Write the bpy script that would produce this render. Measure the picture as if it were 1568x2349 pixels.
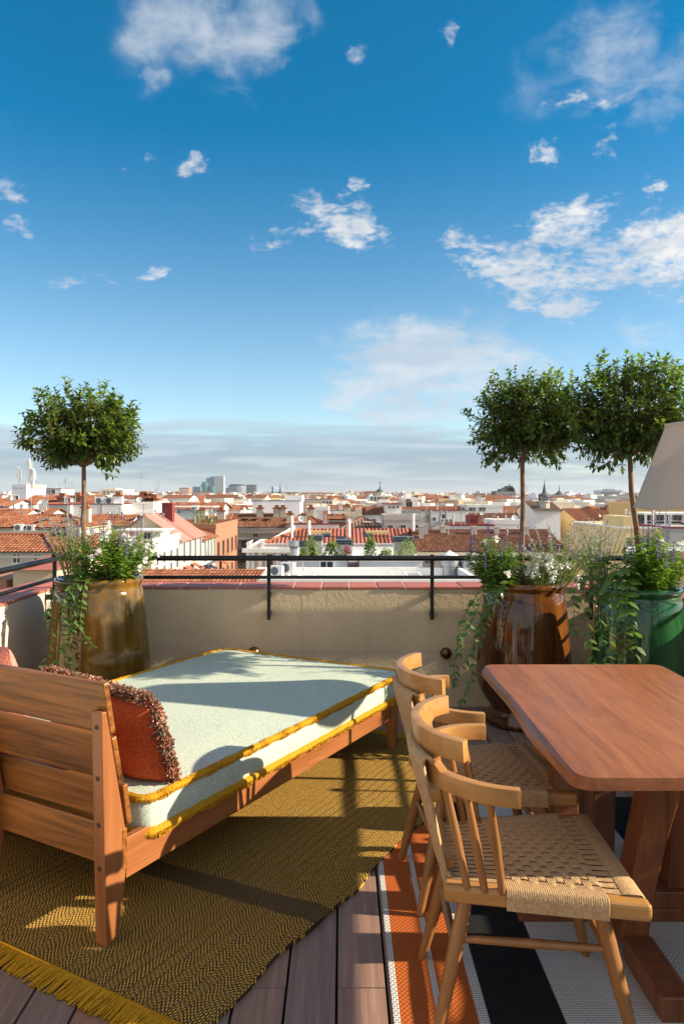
import bpy, bmesh, math, random
from mathutils import Vector, Matrix, Quaternion
R = math.radians
random.seed(7)
for o in list(bpy.data.objects):
    bpy.data.objects.remove(o)
S = bpy.context.scene
COL = S.collection

# ------------------------------------------------------------------ camera, light, exposure
FOC, HZN, EYE = 1700.0, 1137.0, 1.5          # focal length, horizon row, eye height (the photograph read at 1568x2348)
cam_d = bpy.data.cameras.new('camera'); cam = bpy.data.objects.new('camera', cam_d); COL.objects.link(cam)
cam.location = (0, 0, EYE); cam.rotation_euler = (R(90), 0, 0)
cam_d.sensor_fit = 'VERTICAL'; cam_d.sensor_height = 36.0; cam_d.sensor_width = 24.0
cam_d.lens = 36.0 * FOC / 2348.0; cam_d.shift_y = -(1174.0 - HZN) / 2348.0
cam_d.clip_start = 0.05; cam_d.clip_end = 20000
S.camera = cam

SUN_EL, SUN_AZ = 27.0, 4.0                    # from the right, a touch from the camera's side
e, a = R(SUN_EL), R(SUN_AZ)
sun_dir = Vector((-math.cos(e) * math.cos(a), math.cos(e) * math.sin(a), -math.sin(e)))
sd = bpy.data.lights.new('sun', 'SUN'); sd.energy = 5.0; sd.angle = R(0.55); sd.color = (1.0, 0.86, 0.64)
so = bpy.data.objects.new('sun', sd); COL.objects.link(so)
so.rotation_euler = sun_dir.to_track_quat('-Z', 'Y').to_euler()
S.view_settings.view_transform = 'Standard'; S.view_settings.look = 'None'
S.view_settings.gamma = 1.0; S.view_settings.use_curve_mapping = False
S.view_settings.exposure = 1.1

W = bpy.data.worlds.new('World'); S.world = W; W.use_nodes = True
nt = W.node_tree; nt.nodes.clear()
def wn(t, **k):
    n = nt.nodes.new(t)
    for q, v in k.items(): setattr(n, q, v)
    return n
def wl(a, b): nt.links.new(a, b)
def wm(op, a, b=None, c=None, clamp=False):
    n = wn('ShaderNodeMath', operation=op); n.use_clamp = clamp
    for i, v in enumerate((a, b, c)):
        if v is None: continue
        if isinstance(v, (int, float)): n.inputs[i].default_value = v
        else: wl(v, n.inputs[i])
    return n.outputs[0]
def wmap(v, a, b, c=0.0, d=1.0, smooth=True):
    n = wn('ShaderNodeMapRange'); n.interpolation_type = 'SMOOTHSTEP' if smooth else 'LINEAR'
    wl(v, n.inputs[0])
    for i, q in enumerate((a, b, c, d)): n.inputs[i + 1].default_value = q
    return n.outputs[0]
sky = wn('ShaderNodeTexSky', sky_type='NISHITA'); sky.sun_disc = False
sky.sun_elevation = R(SUN_EL); sky.sun_rotation = R(90 + SUN_AZ); sky.altitude = 650; sky.air_density = 1.0; sky.dust_density = 0.4; sky.ozone_density = 2.5
hs = wn('ShaderNodeHueSaturation'); hs.inputs['Hue'].default_value = 0.486
wl(sky.outputs[0], hs.inputs['Color'])
tc = wn('ShaderNodeTexCoord'); sx = wn('ShaderNodeSeparateXYZ'); wl(tc.outputs['Generated'], sx.inputs[0])
X, Y, Z = sx.outputs
wl(wmap(Z, 0.08, 0.50, 1.06, 1.48), hs.inputs['Saturation']); wl(wmap(Z, 0.05, 0.42, 1.20, 1.06), hs.inputs['Value'])
fwd = wm('GREATER_THAN', Y, 0.05)
yy = wm('MAXIMUM', Y, 0.05)
U = wm('DIVIDE', X, yy); V = wm('DIVIDE', Z, yy)
cu0 = wn('ShaderNodeCombineXYZ'); wl(U, cu0.inputs[0]); wl(V, cu0.inputs[1])
wz = wn('ShaderNodeTexNoise'); wl(cu0.outputs[0], wz.inputs['Vector']); wz.inputs['Scale'].default_value = 6.0; wz.inputs['Detail'].default_value = 5; wz.inputs['Roughness'].default_value = .6
wv_ = wn('ShaderNodeVectorMath', operation='MULTIPLY_ADD'); wl(wz.outputs['Color'], wv_.inputs[0]); wv_.inputs[1].default_value = (.20, .14, 0); wv_.inputs[2].default_value = (-.10, -.07, 0)
cu = wn('ShaderNodeVectorMath', operation='ADD'); wl(cu0.outputs[0], cu.inputs[0]); wl(wv_.outputs[0], cu.inputs[1])
# cloud texture lives on a layer overhead, so it shortens towards the horizon
zz = wm('ADD', wm('MAXIMUM', Z, 0.0), 0.22)
cp = wn('ShaderNodeCombineXYZ'); wl(wm('DIVIDE', X, zz), cp.inputs[0]); wl(wm('DIVIDE', Y, zz), cp.inputs[1]); cp.inputs[2].default_value = 3.1
def wnoise(src, scale, detail, rough, dist=0.0, sc=None):
    if sc:
        m = wn('ShaderNodeMapping'); m.inputs['Scale'].default_value = sc; wl(src, m.inputs['Vector']); src = m.outputs[0]
    n = wn('ShaderNodeTexNoise'); wl(src, n.inputs['Vector'])
    n.inputs['Scale'].default_value = scale; n.inputs['Detail'].default_value = detail
    n.inputs['Roughness'].default_value = rough; n.inputs['Distortion'].default_value = dist
    return n.outputs[0]
puff = wnoise(cp.outputs[0], 11.0, 8, 0.6, 0.35)
fine = wnoise(cp.outputs[0], 30.0, 6, 0.62, 0.3)
soft = wnoise(cp.outputs[0], 2.3, 5, 0.5, 0.1)
def blob(x, y, rx, ry, rot=0.0, lo=.25):
    m = wn('ShaderNodeMapping', vector_type='TEXTURE')
    m.inputs['Location'].default_value = ((x - 784) / FOC, (HZN - y) / FOC, 0)
    m.inputs['Rotation'].default_value = (0, 0, R(rot)); m.inputs['Scale'].default_value = (rx / FOC, ry / FOC, 1)
    wl(cu.outputs[0], m.inputs['Vector'])
    l = wn('ShaderNodeVectorMath', operation='LENGTH'); wl(m.outputs[0], l.inputs[0])
    return wmap(l.outputs['Value'], 1.0, lo)
def total(lst):
    r = None
    for t, w in lst:
        t = wm('MULTIPLY', t, w); r = t if r is None else wm('MAXIMUM', r, t)
    return wm('MULTIPLY', r, fwd)
crisp = total([(blob(1200, 620, 250, 120, -8), 1.0), (blob(1500, 580, 190, 130, 5), 1.0), (blob(1290, 510, 130, 100, 30), .9), (blob(1330, 690, 170, 50, 5), .9), (blob(1380, 600, 160, 110, 0), .8),
               (blob(1055, 540, 75, 42, 20), .75),
               (blob(770, 520, 150, 80, -5), .95), (blob(630, 560, 100, 26, 5), .65), (blob(1258, 333, 52, 58, 35), .66), (blob(1385, 310, 40, 70, 25), .6), (blob(1335, 240, 60, 30, -5), .6),
               (blob(1478, 435, 50, 34, 15), .62), (blob(478, 380, 55, 24, -15), .5), (blob(370, 355, 30, 24), .5), (blob(200, 655, 105, 38, -8), .62), (blob(345, 628, 60, 22, 10), .5),
               (blob(990, 90, 40, 40, 40), .5), (blob(818, 135, 45, 35, -30), .48), (blob(822, 432, 36, 26), .5), (blob(283, 383, 22, 16), .5), (blob(55, 500, 70, 26, -20), .6), (blob(20, 415, 70, 45, -15), .6)])
HZ = lambda *q_: blob(*(tuple(q_) + (0,) * (5 - len(q_))), lo=0.0)
hazy = total([(HZ(440, 60, 240, 170, -10), .8), (HZ(600, 80, 240, 170, 25), .9), (HZ(1400, 70, 190, 130, 20), .6), (HZ(1530, 80, 150, 170, 30), .6), (HZ(1480, 240, 150, 60, 30), .55), (HZ(20, 250, 90, 110), .5),
              (HZ(1000, 840, 430, 170, -4), 1.5), (HZ(1450, 150, 330, 280, 20), .7), (HZ(820, 905, 170, 70, 0), 1.0), (HZ(960, 955, 380, 70, 4), .8), (HZ(1540, 770, 160, 60, 5), .6), (HZ(1480, 560, 330, 250, 0), .35), (HZ(380, 175, 70, 50), .45)])
c1 = wmap(wm('ADD', wm('MULTIPLY', crisp, 0.62), wm('ADD', wm('MULTIPLY', wm('SUBTRACT', puff, .5), 1.8), wm('MULTIPLY', wm('SUBTRACT', fine, .5), 1.5))), 0.10, 0.92, 0, .95)
c1 = wm('MULTIPLY', c1, wmap(crisp, .02, .22))
c2 = wmap(wm('ADD', wm('MULTIPLY', hazy, 0.62), wm('ADD', wm('MULTIPLY', wm('SUBTRACT', soft, .5), 1.7), wm('MULTIPLY', wm('SUBTRACT', puff, .5), 1.5))), 0.02, 0.95, 0, .75)
c2 = wm('MULTIPLY', c2, wmap(hazy, .0, .5))
# low flat stratus bank along the horizon
sv = wn('ShaderNodeCombineXYZ'); wl(wm('MULTIPLY', U, 2.2), sv.inputs[0]); wl(wm('MULTIPLY', V, 26), sv.inputs[1])
strat = wnoise(sv.outputs[0], 1.6, 6, 0.55, 0.4)
band = wm('MULTIPLY', wmap(V, 0.16, 0.045), fwd)
c3 = wmap(wm('ADD', wm('MULTIPLY', band, 0.55), strat), 0.74, 1.02, 0, .78)
back = wm('MULTIPLY', wm('SUBTRACT', 1.0, fwd), wmap(soft, .37, .57, 0, .80))  # extra cloud cover added behind the camera, unseen, to raise the fill light
sh = wmap(wnoise(cp.outputs[0], 5.0, 4, .5), .35, .65)
def rgb(c):
    n = wn('ShaderNodeRGB'); n.outputs[0].default_value = (*c, 1); return n.outputs[0]
def wmix(f, a, b):
    n = wn('ShaderNodeMix', data_type='RGBA'); n.clamp_factor = True
    if isinstance(f, (int, float)): n.inputs[0].default_value = f
    else: wl(f, n.inputs[0])
    wl(a, n.inputs[6]); wl(b, n.inputs[7]); return n.outputs[2]
SKY_STR = 0.072
def cl(*c): return rgb(tuple(q / SKY_STR for q in c))
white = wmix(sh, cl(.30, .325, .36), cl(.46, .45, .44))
greyb = wmix(wmap(strat, .42, .62), cl(.115, .165, .235), cl(.24, .285, .335))
col = wmix(c2, hs.outputs[0], wmix(.5, white, cl(.27, .31, .36)))
col = wmix(c3, col, greyb)
col = wmix(c1, col, white)
col = wmix(back, col, wmix(sh, cl(.42, .40, .375), cl(.60, .55, .48)))  # added rear clouds, brighter and warmer than the others to warm the fill
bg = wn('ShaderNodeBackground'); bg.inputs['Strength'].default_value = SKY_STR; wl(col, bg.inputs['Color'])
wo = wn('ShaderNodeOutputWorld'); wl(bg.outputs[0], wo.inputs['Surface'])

# ------------------------------------------------------------------ helpers
def at(x, y, Yd):                             # a ray of the photograph cut at depth Yd
    return Vector(((x - 784) / FOC * Yd, Yd, EYE - (y - HZN) / FOC * Yd))
class MB:
    """collects geometry for ONE mesh object"""
    def __init__(s): s.v = []; s.f = []; s.m = []
    def add(s, vs, fs, m=0):
        o = len(s.v); s.v += [tuple(p) for p in vs]; s.f += [tuple(i + o for i in f) for f in fs]; s.m += [m] * len(fs); return s
    def box(s, x0, x1, y0, y1, z0, z1, m=0, M=None):
        vs = [Vector((x, y, z)) for x in (x0, x1) for y in (y0, y1) for z in (z0, z1)]
        if M is not None: vs = [M @ p for p in vs]
        return s.add(vs, [(0, 1, 3, 2), (4, 6, 7, 5), (0, 4, 5, 1), (2, 3, 7, 6), (0, 2, 6, 4), (1, 5, 7, 3)], m)
    def hexa(s, p, m=0):                       # 4 bottom points (ccw from above), 4 top points
        return s.add(p, [(3, 2, 1, 0), (4, 5, 6, 7), (0, 1, 5, 4), (1, 2, 6, 5), (2, 3, 7, 6), (3, 0, 4, 7)], m)
    def tube(s, pts, rad, n=8, m=0, cap=True, flat=1.0):
        pts = [Vector(p) for p in pts]
        if isinstance(rad, (int, float)): rad = [rad] * len(pts)
        vs, fs = [], []; up = None
        for i, p in enumerate(pts):
            d = (pts[min(i + 1, len(pts) - 1)] - pts[max(i - 1, 0)]).normalized()
            if up is None: up = Vector((0, 0, 1)) if abs(d.z) < .9 else Vector((1, 0, 0))
            a = d.cross(up).normalized(); b = a.cross(d).normalized(); up = b
            for k in range(n):
                t = 2 * math.pi * k / n
                vs.append(p + a * math.cos(t) * rad[i] + b * math.sin(t) * rad[i] * flat)
        for i in range(len(pts) - 1):
            for k in range(n):
                q = (k + 1) % n
                fs.append((i * n + k, i * n + q, (i + 1) * n + q, (i + 1) * n + k))
        if cap: fs += [tuple(range(n - 1, -1, -1)), tuple(range((len(pts) - 1) * n, len(pts) * n))]
        return s.add(vs, fs, m)
    def lathe(s, prof, n=32, m=0, c=(0, 0), wob=0.0):
        vs, fs = [], []
        for i, (r, z) in enumerate(prof):
            for k in range(n):
                t = 2 * math.pi * k / n; rr = r * (1 + wob * math.sin(3 * t + z * 5) + wob * .6 * math.sin(5 * t + 1 + z * 9))
                vs.append((c[0] + rr * math.cos(t), c[1] + rr * math.sin(t), z))
        for i in range(len(prof) - 1):
            for k in range(n):
                q = (k + 1) % n; fs.append((i * n + k, i * n + q, (i + 1) * n + q, (i + 1) * n + k))
        return s.add(vs, fs, m)
    def ball(s, c, r, n=10, m=0, sz=1.0):
        prof = [(r * math.sin(math.pi * i / n) + 1e-5, c[2] - r * sz * math.cos(math.pi * i / n)) for i in range(n + 1)]
        return s.lathe(prof, n + 4, m, (c[0], c[1]))
    def build(s, name, mats, parent=None, smooth=False, loc=None, bevel=0, seg=2, angle=38):
        me = bpy.data.meshes.new(name); me.from_pydata(s.v, [], s.f)
        for mt in (mats if isinstance(mats, (list, tuple)) else [mats]): me.materials.append(mt)
        if any(s.m): me.polygons.foreach_set('material_index', s.m)
        if smooth:
            me.polygons.foreach_set('use_smooth', [True] * len(me.polygons))
            if angle < 180: me.set_sharp_from_angle(angle=R(angle))
        me.update()
        o = obj(name, me, parent, loc)
        if bevel:
            b = o.modifiers.new('bevel', 'BEVEL'); b.width = bevel; b.segments = seg; b.limit_method = 'ANGLE'; b.angle_limit = R(35)
        return o
def obj(name, data, parent=None, loc=None, rot=None):
    o = bpy.data.objects.new(name, data); COL.objects.link(o)
    if parent is not None: o.parent = parent
    if loc is not None: o.location = loc
    if rot is not None: o.rotation_euler = rot
    return o
def tag(o, label=None, cat=None, group=None, kind=None):
    if label: o['label'] = label
    if cat: o['category'] = cat
    if group: o['group'] = group
    if kind: o['kind'] = kind
    return o
def thing(name, label, cat, loc=(0, 0, 0), rz=0.0, group=None):
    o = obj(name, None, None, loc, (0, 0, rz)); o.empty_display_size = .1
    return tag(o, label, cat, group)
def copy_tree(o, parent=None):
    c = o.copy(); COL.objects.link(c)
    if parent is not None: c.parent = parent
    for ch in list(o.children): copy_tree(ch, c)
    return c
rnd = random.uniform

# ------------------------------------------------------------------ materials
class NT:
    def __init__(s, name):
        s.mat = bpy.data.materials.new(name); s.mat.use_nodes = True; s.t = s.mat.node_tree
        s.t.nodes.clear(); s.out = s.t.nodes.new('ShaderNodeOutputMaterial'); s.p = s.t.nodes.new('ShaderNodeBsdfPrincipled'); s.t.links.new(s.p.outputs[0], s.out.inputs[0])
    def n(s, t, **k):
        q = s.t.nodes.new(t)
        for a, v in k.items(): setattr(q, a, v)
        return q
    def l(s, a, b): s.t.links.new(a, b)
    def val(s, sock, v):
        if isinstance(v, (int, float)): sock.default_value = v
        elif isinstance(v, tuple): sock.default_value = v if len(v) == len(sock.default_value) else (*v, 1)
        else: s.l(v, sock)
    def coord(s, kind='Object', scale=(1, 1, 1), rot=(0, 0, 0), loc=(0, 0, 0)):
        c = s.n('ShaderNodeTexCoord'); m = s.n('ShaderNodeMapping'); s.l(c.outputs[kind], m.inputs[0])
        m.inputs['Scale'].default_value = scale; m.inputs['Rotation'].default_value = rot; m.inputs['Location'].default_value = loc
        return m.outputs[0]
    def noise(s, v, scale=5, detail=4, rough=.5, dist=0.0):
        q = s.n('ShaderNodeTexNoise'); s.l(v, q.inputs['Vector'])
        q.inputs['Scale'].default_value = scale; q.inputs['Detail'].default_value = detail; q.inputs['Roughness'].default_value = rough; q.inputs['Distortion'].default_value = dist
        return q.outputs[0]
    def math(s, op, a, b=0.0, clamp=False):
        q = s.n('ShaderNodeMath', operation=op); q.use_clamp = clamp
        s.val(q.inputs[0], a); s.val(q.inputs[1], b); return q.outputs[0]
    def ramp(s, f, stops, interp='LINEAR'):
        q = s.n('ShaderNodeValToRGB'); s.l(f, q.inputs[0]); q.color_ramp.interpolation = interp
        el = q.color_ramp.elements
        while len(el) < len(stops): el.new(.5)
        for i, (p, c) in enumerate(stops): el[i].position = p; el[i].color = (*c, 1)
        return q.outputs[0]
    def mix(s, f, a, b, mode='MIX'):
        q = s.n('ShaderNodeMix', data_type='RGBA', blend_type=mode); s.val(q.inputs[0], f); s.val(q.inputs[6], a); s.val(q.inputs[7], b); return q.outputs[2]
    def bump(s, h, strength=.3, dist=.01):
        q = s.n('ShaderNodeBump'); s.l(h, q.inputs['Height']); q.inputs['Strength'].default_value = strength; q.inputs['Distance'].default_value = dist
        s.l(q.outputs[0], s.p.inputs['Normal']); return q
    def set(s, col=None, rough=None, metal=None, spec=None, coat=None):
        if col is not None: s.val(s.p.inputs['Base Color'], col)
        if rough is not None: s.val(s.p.inputs['Roughness'], rough)
        if metal is not None: s.p.inputs['Metallic'].default_value = metal
        if spec is not None: s.p.inputs['Specular IOR Level'].default_value = spec
        if coat is not None: s.p.inputs['Coat Weight'].default_value = coat; s.p.inputs['Coat Roughness'].default_value = .04
        return s
    def rand(s):
        return s.n('ShaderNodeObjectInfo').outputs['Random']
def plain(name, c, rough=.6, metal=0.0, var=.12, scale=6, bump=0.0, bscale=60, spec=None, objvar=0.0):
    q = NT(name); v = q.coord('Object'); n = q.noise(v, scale, 5, .6)
    lo = tuple(x * (1 - var) for x in c); hi = tuple(min(1, x * (1 + var)) for x in c)
    cc = q.ramp(n, [(.3, lo), (.7, hi)])
    if objvar:
        h = q.n('ShaderNodeHueSaturation'); q.l(cc, h.inputs['Color']); q.l(q.math('ADD', q.math('MULTIPLY', q.rand(), 2 * objvar), 1 - objvar), h.inputs['Value']); cc = h.outputs[0]
    q.set(cc, rough, metal, spec)
    if bump: q.bump(q.noise(v, bscale, 4, .6), bump)
    return q.mat
def wood(name, dark, light, axis='x', scale=1.0, rough=.42, contrast=(.32, .68), objvar=.12, coat=0.0, bump=.08):
    q = NT(name); ln = {'x': (.9, 14, 14), 'y': (14, .9, 14), 'z': (14, 14, .9)}[axis]
    c = q.n('ShaderNodeTexCoord'); ofs = q.n('ShaderNodeVectorMath', operation='ADD'); q.l(c.outputs['Object'], ofs.inputs[0])
    k = q.n('ShaderNodeCombineXYZ'); r = q.rand()
    for i in range(3): q.l(q.math('MULTIPLY', r, 7.0 + 3 * i), k.inputs[i])
    q.l(k.outputs[0], ofs.inputs[1])
    m = q.n('ShaderNodeMapping'); q.l(ofs.outputs[0], m.inputs[0]); m.inputs['Scale'].default_value = tuple(t * scale for t in ln)
    n1 = q.noise(m.outputs[0], 1.0, 6, .6, 1.2)
    m2 = q.n('ShaderNodeMapping'); q.l(ofs.outputs[0], m2.inputs[0]); m2.inputs['Scale'].default_value = tuple(t * scale * 5 if t > 1 else t * scale * 2 for t in ln)
    n2 = q.noise(m2.outputs[0], 1.0, 3, .6, .3)
    f = q.math('ADD', q.math('MULTIPLY', n1, .72), q.math('MULTIPLY', n2, .28))
    mid = tuple((a * .45 + b * .55) for a, b in zip(dark, light))
    cc = q.ramp(f, [(contrast[0], dark), ((contrast[0] + contrast[1]) / 2, mid), (contrast[1], light)])
    h = q.n('ShaderNodeHueSaturation'); q.l(cc, h.inputs['Color']); q.l(q.math('ADD', q.math('MULTIPLY', r, 2 * objvar), 1 - objvar), h.inputs['Value'])
    q.set(h.outputs[0], rough, coat=coat if coat else None); q.bump(n2, bump, .004); return q.mat
def leafy(name, c1, c2, trans=.35, rough=.38, tint=(1.6, 1.7, .55)):
    q = NT(name); g = q.n('ShaderNodeNewGeometry'); r = g.outputs['Random Per Island']
    cc = q.ramp(r, [(0.0, c1), (1.0, c2)]); q.set(cc, rough, spec=.45)
    t = q.n('ShaderNodeBsdfTranslucent'); q.l(q.mix(1.0, cc, tint, 'MULTIPLY'), t.inputs[0])
    m = q.n('ShaderNodeMixShader'); m.inputs[0].default_value = trans; q.l(q.p.outputs[0], m.inputs[1]); q.l(t.outputs[0], m.inputs[2]); q.l(m.outputs[0], q.out.inputs[0]); return q.mat
M = {}
M['teak'] = wood('teak', (.045, .015, .004), (.30, .112, .022), 'y', 1.25, .36, (.36, .62))
M['teak_x'] = wood('teak_along', (.19, .06, .018), (.36, .135, .045), 'x', 1.0, .38)
M['teak_z'] = wood('teak_upright', (.21, .068, .022), (.36, .14, .05), 'z', 1.0, .36)
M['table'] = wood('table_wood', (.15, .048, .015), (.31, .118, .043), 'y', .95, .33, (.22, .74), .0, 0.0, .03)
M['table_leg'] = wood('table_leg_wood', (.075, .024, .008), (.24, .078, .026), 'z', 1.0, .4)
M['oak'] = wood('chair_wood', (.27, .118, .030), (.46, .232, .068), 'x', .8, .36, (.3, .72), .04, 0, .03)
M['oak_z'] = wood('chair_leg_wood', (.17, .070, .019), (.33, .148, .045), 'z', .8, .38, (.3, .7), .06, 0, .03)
M['black'] = plain('black_metal', (.012, .012, .013), .38, 0.3, .2, 20)
M['brass'] = plain('aged_brass', (.16, .10, .045), .28, 1.0, .3, 15)
M['plug'] = plain('dark_plug', (.018, .008, .005), .5)
# table top: glued boards, each with its own run of grain
q = NT('table_boards'); v = q.coord('Object'); s = q.n('ShaderNodeSeparateXYZ'); q.l(v, s.inputs[0]); bx_ = q.math('FLOOR', q.math('DIVIDE', q.math('ADD', s.outputs[0], .03), .163))
k = q.n('ShaderNodeCombineXYZ'); q.l(q.math('MULTIPLY', bx_, 3.7), k.inputs[1]); q.l(q.math('MULTIPLY', bx_, 1.3), k.inputs[2]); va = q.n('ShaderNodeVectorMath', operation='ADD'); q.l(v, va.inputs[0]); q.l(k.outputs[0], va.inputs[1])
def mp(sc):
    m_ = q.n('ShaderNodeMapping'); q.l(va.outputs[0], m_.inputs[0]); m_.inputs['Scale'].default_value = sc; return m_.outputs[0]
g1 = q.noise(mp((6, .9, 6)), 1.6, 5, .6, 2.2); g2 = q.noise(mp((60, 3.2, 60)), 1, 5, .7, .5); g3 = q.noise(mp((190, 7, 190)), 1, 2, .6)
wn_ = q.n('ShaderNodeTexWhiteNoise', noise_dimensions='1D'); q.l(bx_, wn_.inputs['W'])
f = q.math('ADD', q.math('ADD', q.math('MULTIPLY', g1, .5), q.math('MULTIPLY', g2, .35)), q.math('ADD', q.math('MULTIPLY', g3, .15), q.math('MULTIPLY', q.math('SUBTRACT', wn_.outputs['Value'], .5), .12)))
cc = q.ramp(f, [(.26, (.13, .038, .012)), (.43, (.235, .075, .025)), (.57, (.315, .108, .038)), (.76, (.37, .135, .052))])
q.set(cc, q.ramp(g2, [(.3, (.30,) * 3), (.7, (.42,) * 3)])); q.bump(g3, .05, .003); M['table'] = q.mat
def plaster(name, c, b, rough=.9):
    q = NT(name); v = q.coord('Object'); n = q.noise(v, 2.2, 6, .6); n2 = q.noise(v, 26, 5, .65)
    lo = tuple(x * .86 for x in c); hi = tuple(x * 1.08 for x in c)
    vs = q.coord('Object', (9, 9, .7)); st = q.noise(vs, 1.0, 4, .6)
    cc = q.mix(q.math('MULTIPLY', q.ramp(st, [(.55, (0, 0, 0)), (.75, (1, 1, 1))]), .25), q.ramp(n, [(.3, lo), (.7, hi)]), tuple(x * .7 for x in c))
    q.set(cc, rough, spec=.2); q.bump(q.math('ADD', n2, q.math('MULTIPLY', q.noise(v, 90, 3, .6), .4)), b, .012); return q.mat
M['plaster'] = plaster('sand_plaster', (.64, .50, .33), .6)
M['plaster_left'] = plaster('cream_plaster', (.66, .56, .44), .3)
M['coping'] = plain('terracotta_tile', (.40, .115, .075), .55, 0, .16, 8, .1, 40, objvar=.1)
q = NT('grout'); q.set((.55, .47, .40), .9); M['grout'] = q.mat
# deck boards
q = NT('deck_board'); v = q.coord('Object', (46, 1.6, 30)); n = q.noise(v, 1, 6, .7, .4); r = q.rand()
cc = q.ramp(n, [(.25, (.15, .078, .055)), (.55, (.27, .155, .112)), (.8, (.40, .265, .21))])
h = q.n('ShaderNodeHueSaturation'); q.l(cc, h.inputs['Color']); q.l(q.math('ADD', q.math('MULTIPLY', r, .4), .8), h.inputs['Value']); q.l(q.math('ADD', q.math('MULTIPLY', r, .5), .7), h.inputs['Saturation'])
q.set(h.outputs[0], .55); q.bump(n, .25, .004); M['deck'] = q.mat
M['dark'] = plain('dark_underside', (.02, .018, .016), .9)
# glazes
def glaze(name, cols, rough=.07):
    q = NT(name); v = q.coord('Object', (7, 7, .8)); n = q.noise(v, 1.0, 6, .62, .6)
    cc = q.ramp(n, [(.28, cols[0]), (.5, cols[1]), (.68, cols[2])])
    q.set(cc, q.ramp(q.noise(q.coord('Object', (14, 14, 4)), 2, 5, .6), [(.4, (rough,) * 3), (.75, (rough * 3,) * 3)]), spec=.5, coat=.25)
    q.bump(q.noise(q.coord('Object', (5, 5, 2)), 3, 3, .5), .06, .02); return q.mat
M['glaze_amber'] = glaze('amber_olive_glaze', ((.026, .022, .004), (.085, .048, .007), (.21, .10, .012)))
M['glaze_brown'] = glaze('chestnut_glaze', ((.018, .006, .003), (.075, .024, .006), (.19, .068, .012)))
M['glaze_green'] = glaze('bottle_green_glaze', ((.003, .020, .006), (.008, .055, .016), (.028, .13, .04)))
M['soil'] = plain('soil', (.03, .02, .013), .95, 0, .4, 30, .5, 50)
M['bark'] = plain('bark', (.17, .10, .06), .85, 0, .4, 25, .5, 60)
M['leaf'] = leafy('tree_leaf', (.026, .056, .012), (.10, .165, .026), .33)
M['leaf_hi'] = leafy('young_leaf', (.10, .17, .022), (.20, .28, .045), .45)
M['bush'] = leafy('bush_leaf', (.075, .15, .022), (.19, .30, .055), .42)
M['bush_hi'] = leafy('bright_bush_leaf', (.12, .23, .025), (.26, .39, .06), .45)
M['sage'] = leafy('grey_green_leaf', (.19, .25, .10), (.36, .42, .20), .35, .6)
M['vine'] = leafy('vine_leaf', (.05, .115, .024), (.16, .25, .07), .33, .3)
M['stem'] = plain('green_stem', (.14, .17, .06), .7)
M['purple'] = leafy('purple_flower', (.09, .06, .26), (.22, .17, .48), .3, .6, (1, 1, 1))
M['petal'] = leafy('white_petal', (.72, .72, .68), (.85, .84, .80), .3, .6, (1, 1, 1))
# textiles
q = NT('mattress_tweed'); v = q.coord('Object'); n = q.noise(v, 180, 2, .8)
cc = q.ramp(n, [(.30, (.16, .23, .22)), (.45, (.42, .49, .42)), (.6, (.58, .62, .50)), (.75, (.54, .52, .35))])
q.set(cc, .9, spec=.15); q.bump(q.noise(v, 300, 2, .6), .5, .004); M['tweed'] = q.mat
q = NT('gold_fringe'); g = q.n('ShaderNodeNewGeometry'); q.set(q.ramp(g.outputs['Random Per Island'], [(0, (.44, .19, .006)), (1, (.78, .41, .025))]), .8, spec=.15); nz = q.noise(q.coord('Object'), 160, 3, .7); q.l(q.mix(.6, q.ramp(nz, [(.35, (.36, .15, .004)), (.65, (.82, .44, .03))]), q.ramp(g.outputs['Random Per Island'], [(0, (.44, .19, .006)), (1, (.78, .41, .025))])), q.p.inputs['Base Color']); q.bump(nz, .9, .01); M['gold'] = q.mat
q = NT('cushion_red'); v = q.coord('Object'); br = q.n('ShaderNodeTexVoronoi'); q.l(v, br.inputs['Vector']); br.inputs['Scale'].default_value = 230
cc = q.ramp(br.outputs['Distance'], [(.15, (.56, .15, .055)), (.45, (.48, .085, .028)), (.75, (.34, .045, .018))])
q.set(cc, .85, spec=.15); q.bump(br.outputs['Distance'], .7, .004); M['red'] = q.mat
M['shag_a'] = plain('shag_brown', (.17, .07, .042), .9); M['shag_b'] = plain('shag_rust', (.36, .12, .065), .9); M['shag_c'] = plain('shag_pink', (.60, .34, .24), .9); M['shag_d'] = plain('shag_olive', (.17, .14, .085), .9)
q = NT('pink_weave'); v = q.coord('Object'); br = q.n('ShaderNodeTexVoronoi'); q.l(v, br.inputs['Vector']); br.inputs['Scale'].default_value = 190
q.set(q.ramp(br.outputs['Distance'], [(.1, (.72, .30, .23)), (.6, (.55, .20, .15))]), .9, spec=.1); q.bump(br.outputs['Distance'], .5, .004); M['pink'] = q.mat
q = NT('shade_linen'); v = q.coord('Object'); n = q.noise(q.coord('Object', (300, 300, 60)), 1, 2, .5)
q.set(q.ramp(n, [(.3, (.52, .455, .395)), (.7, (.60, .53, .465))]), .9, spec=.1); q.bump(n, .15, .002); M['linen'] = q.mat
t = q.n('ShaderNodeBsdfTranslucent'); t.inputs[0].default_value = (.62, .50, .40, 1); mx = q.n('ShaderNodeMixShader'); mx.inputs[0].default_value = .27
q.l(q.p.outputs[0], mx.inputs[1]); q.l(t.outputs[0], mx.inputs[2]); q.l(mx.outputs[0], q.out.inputs[0])
q = NT('paper_cord'); v = q.coord('Object'); n = q.noise(v, 120, 3, .6)
q.set(q.ramp(n, [(.3, (.33, .20, .095)), (.7, (.52, .345, .185))]), .8, spec=.2); q.bump(q.noise(v, 380, 2, .5), .35, .003); M['cord'] = q.mat
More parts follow.
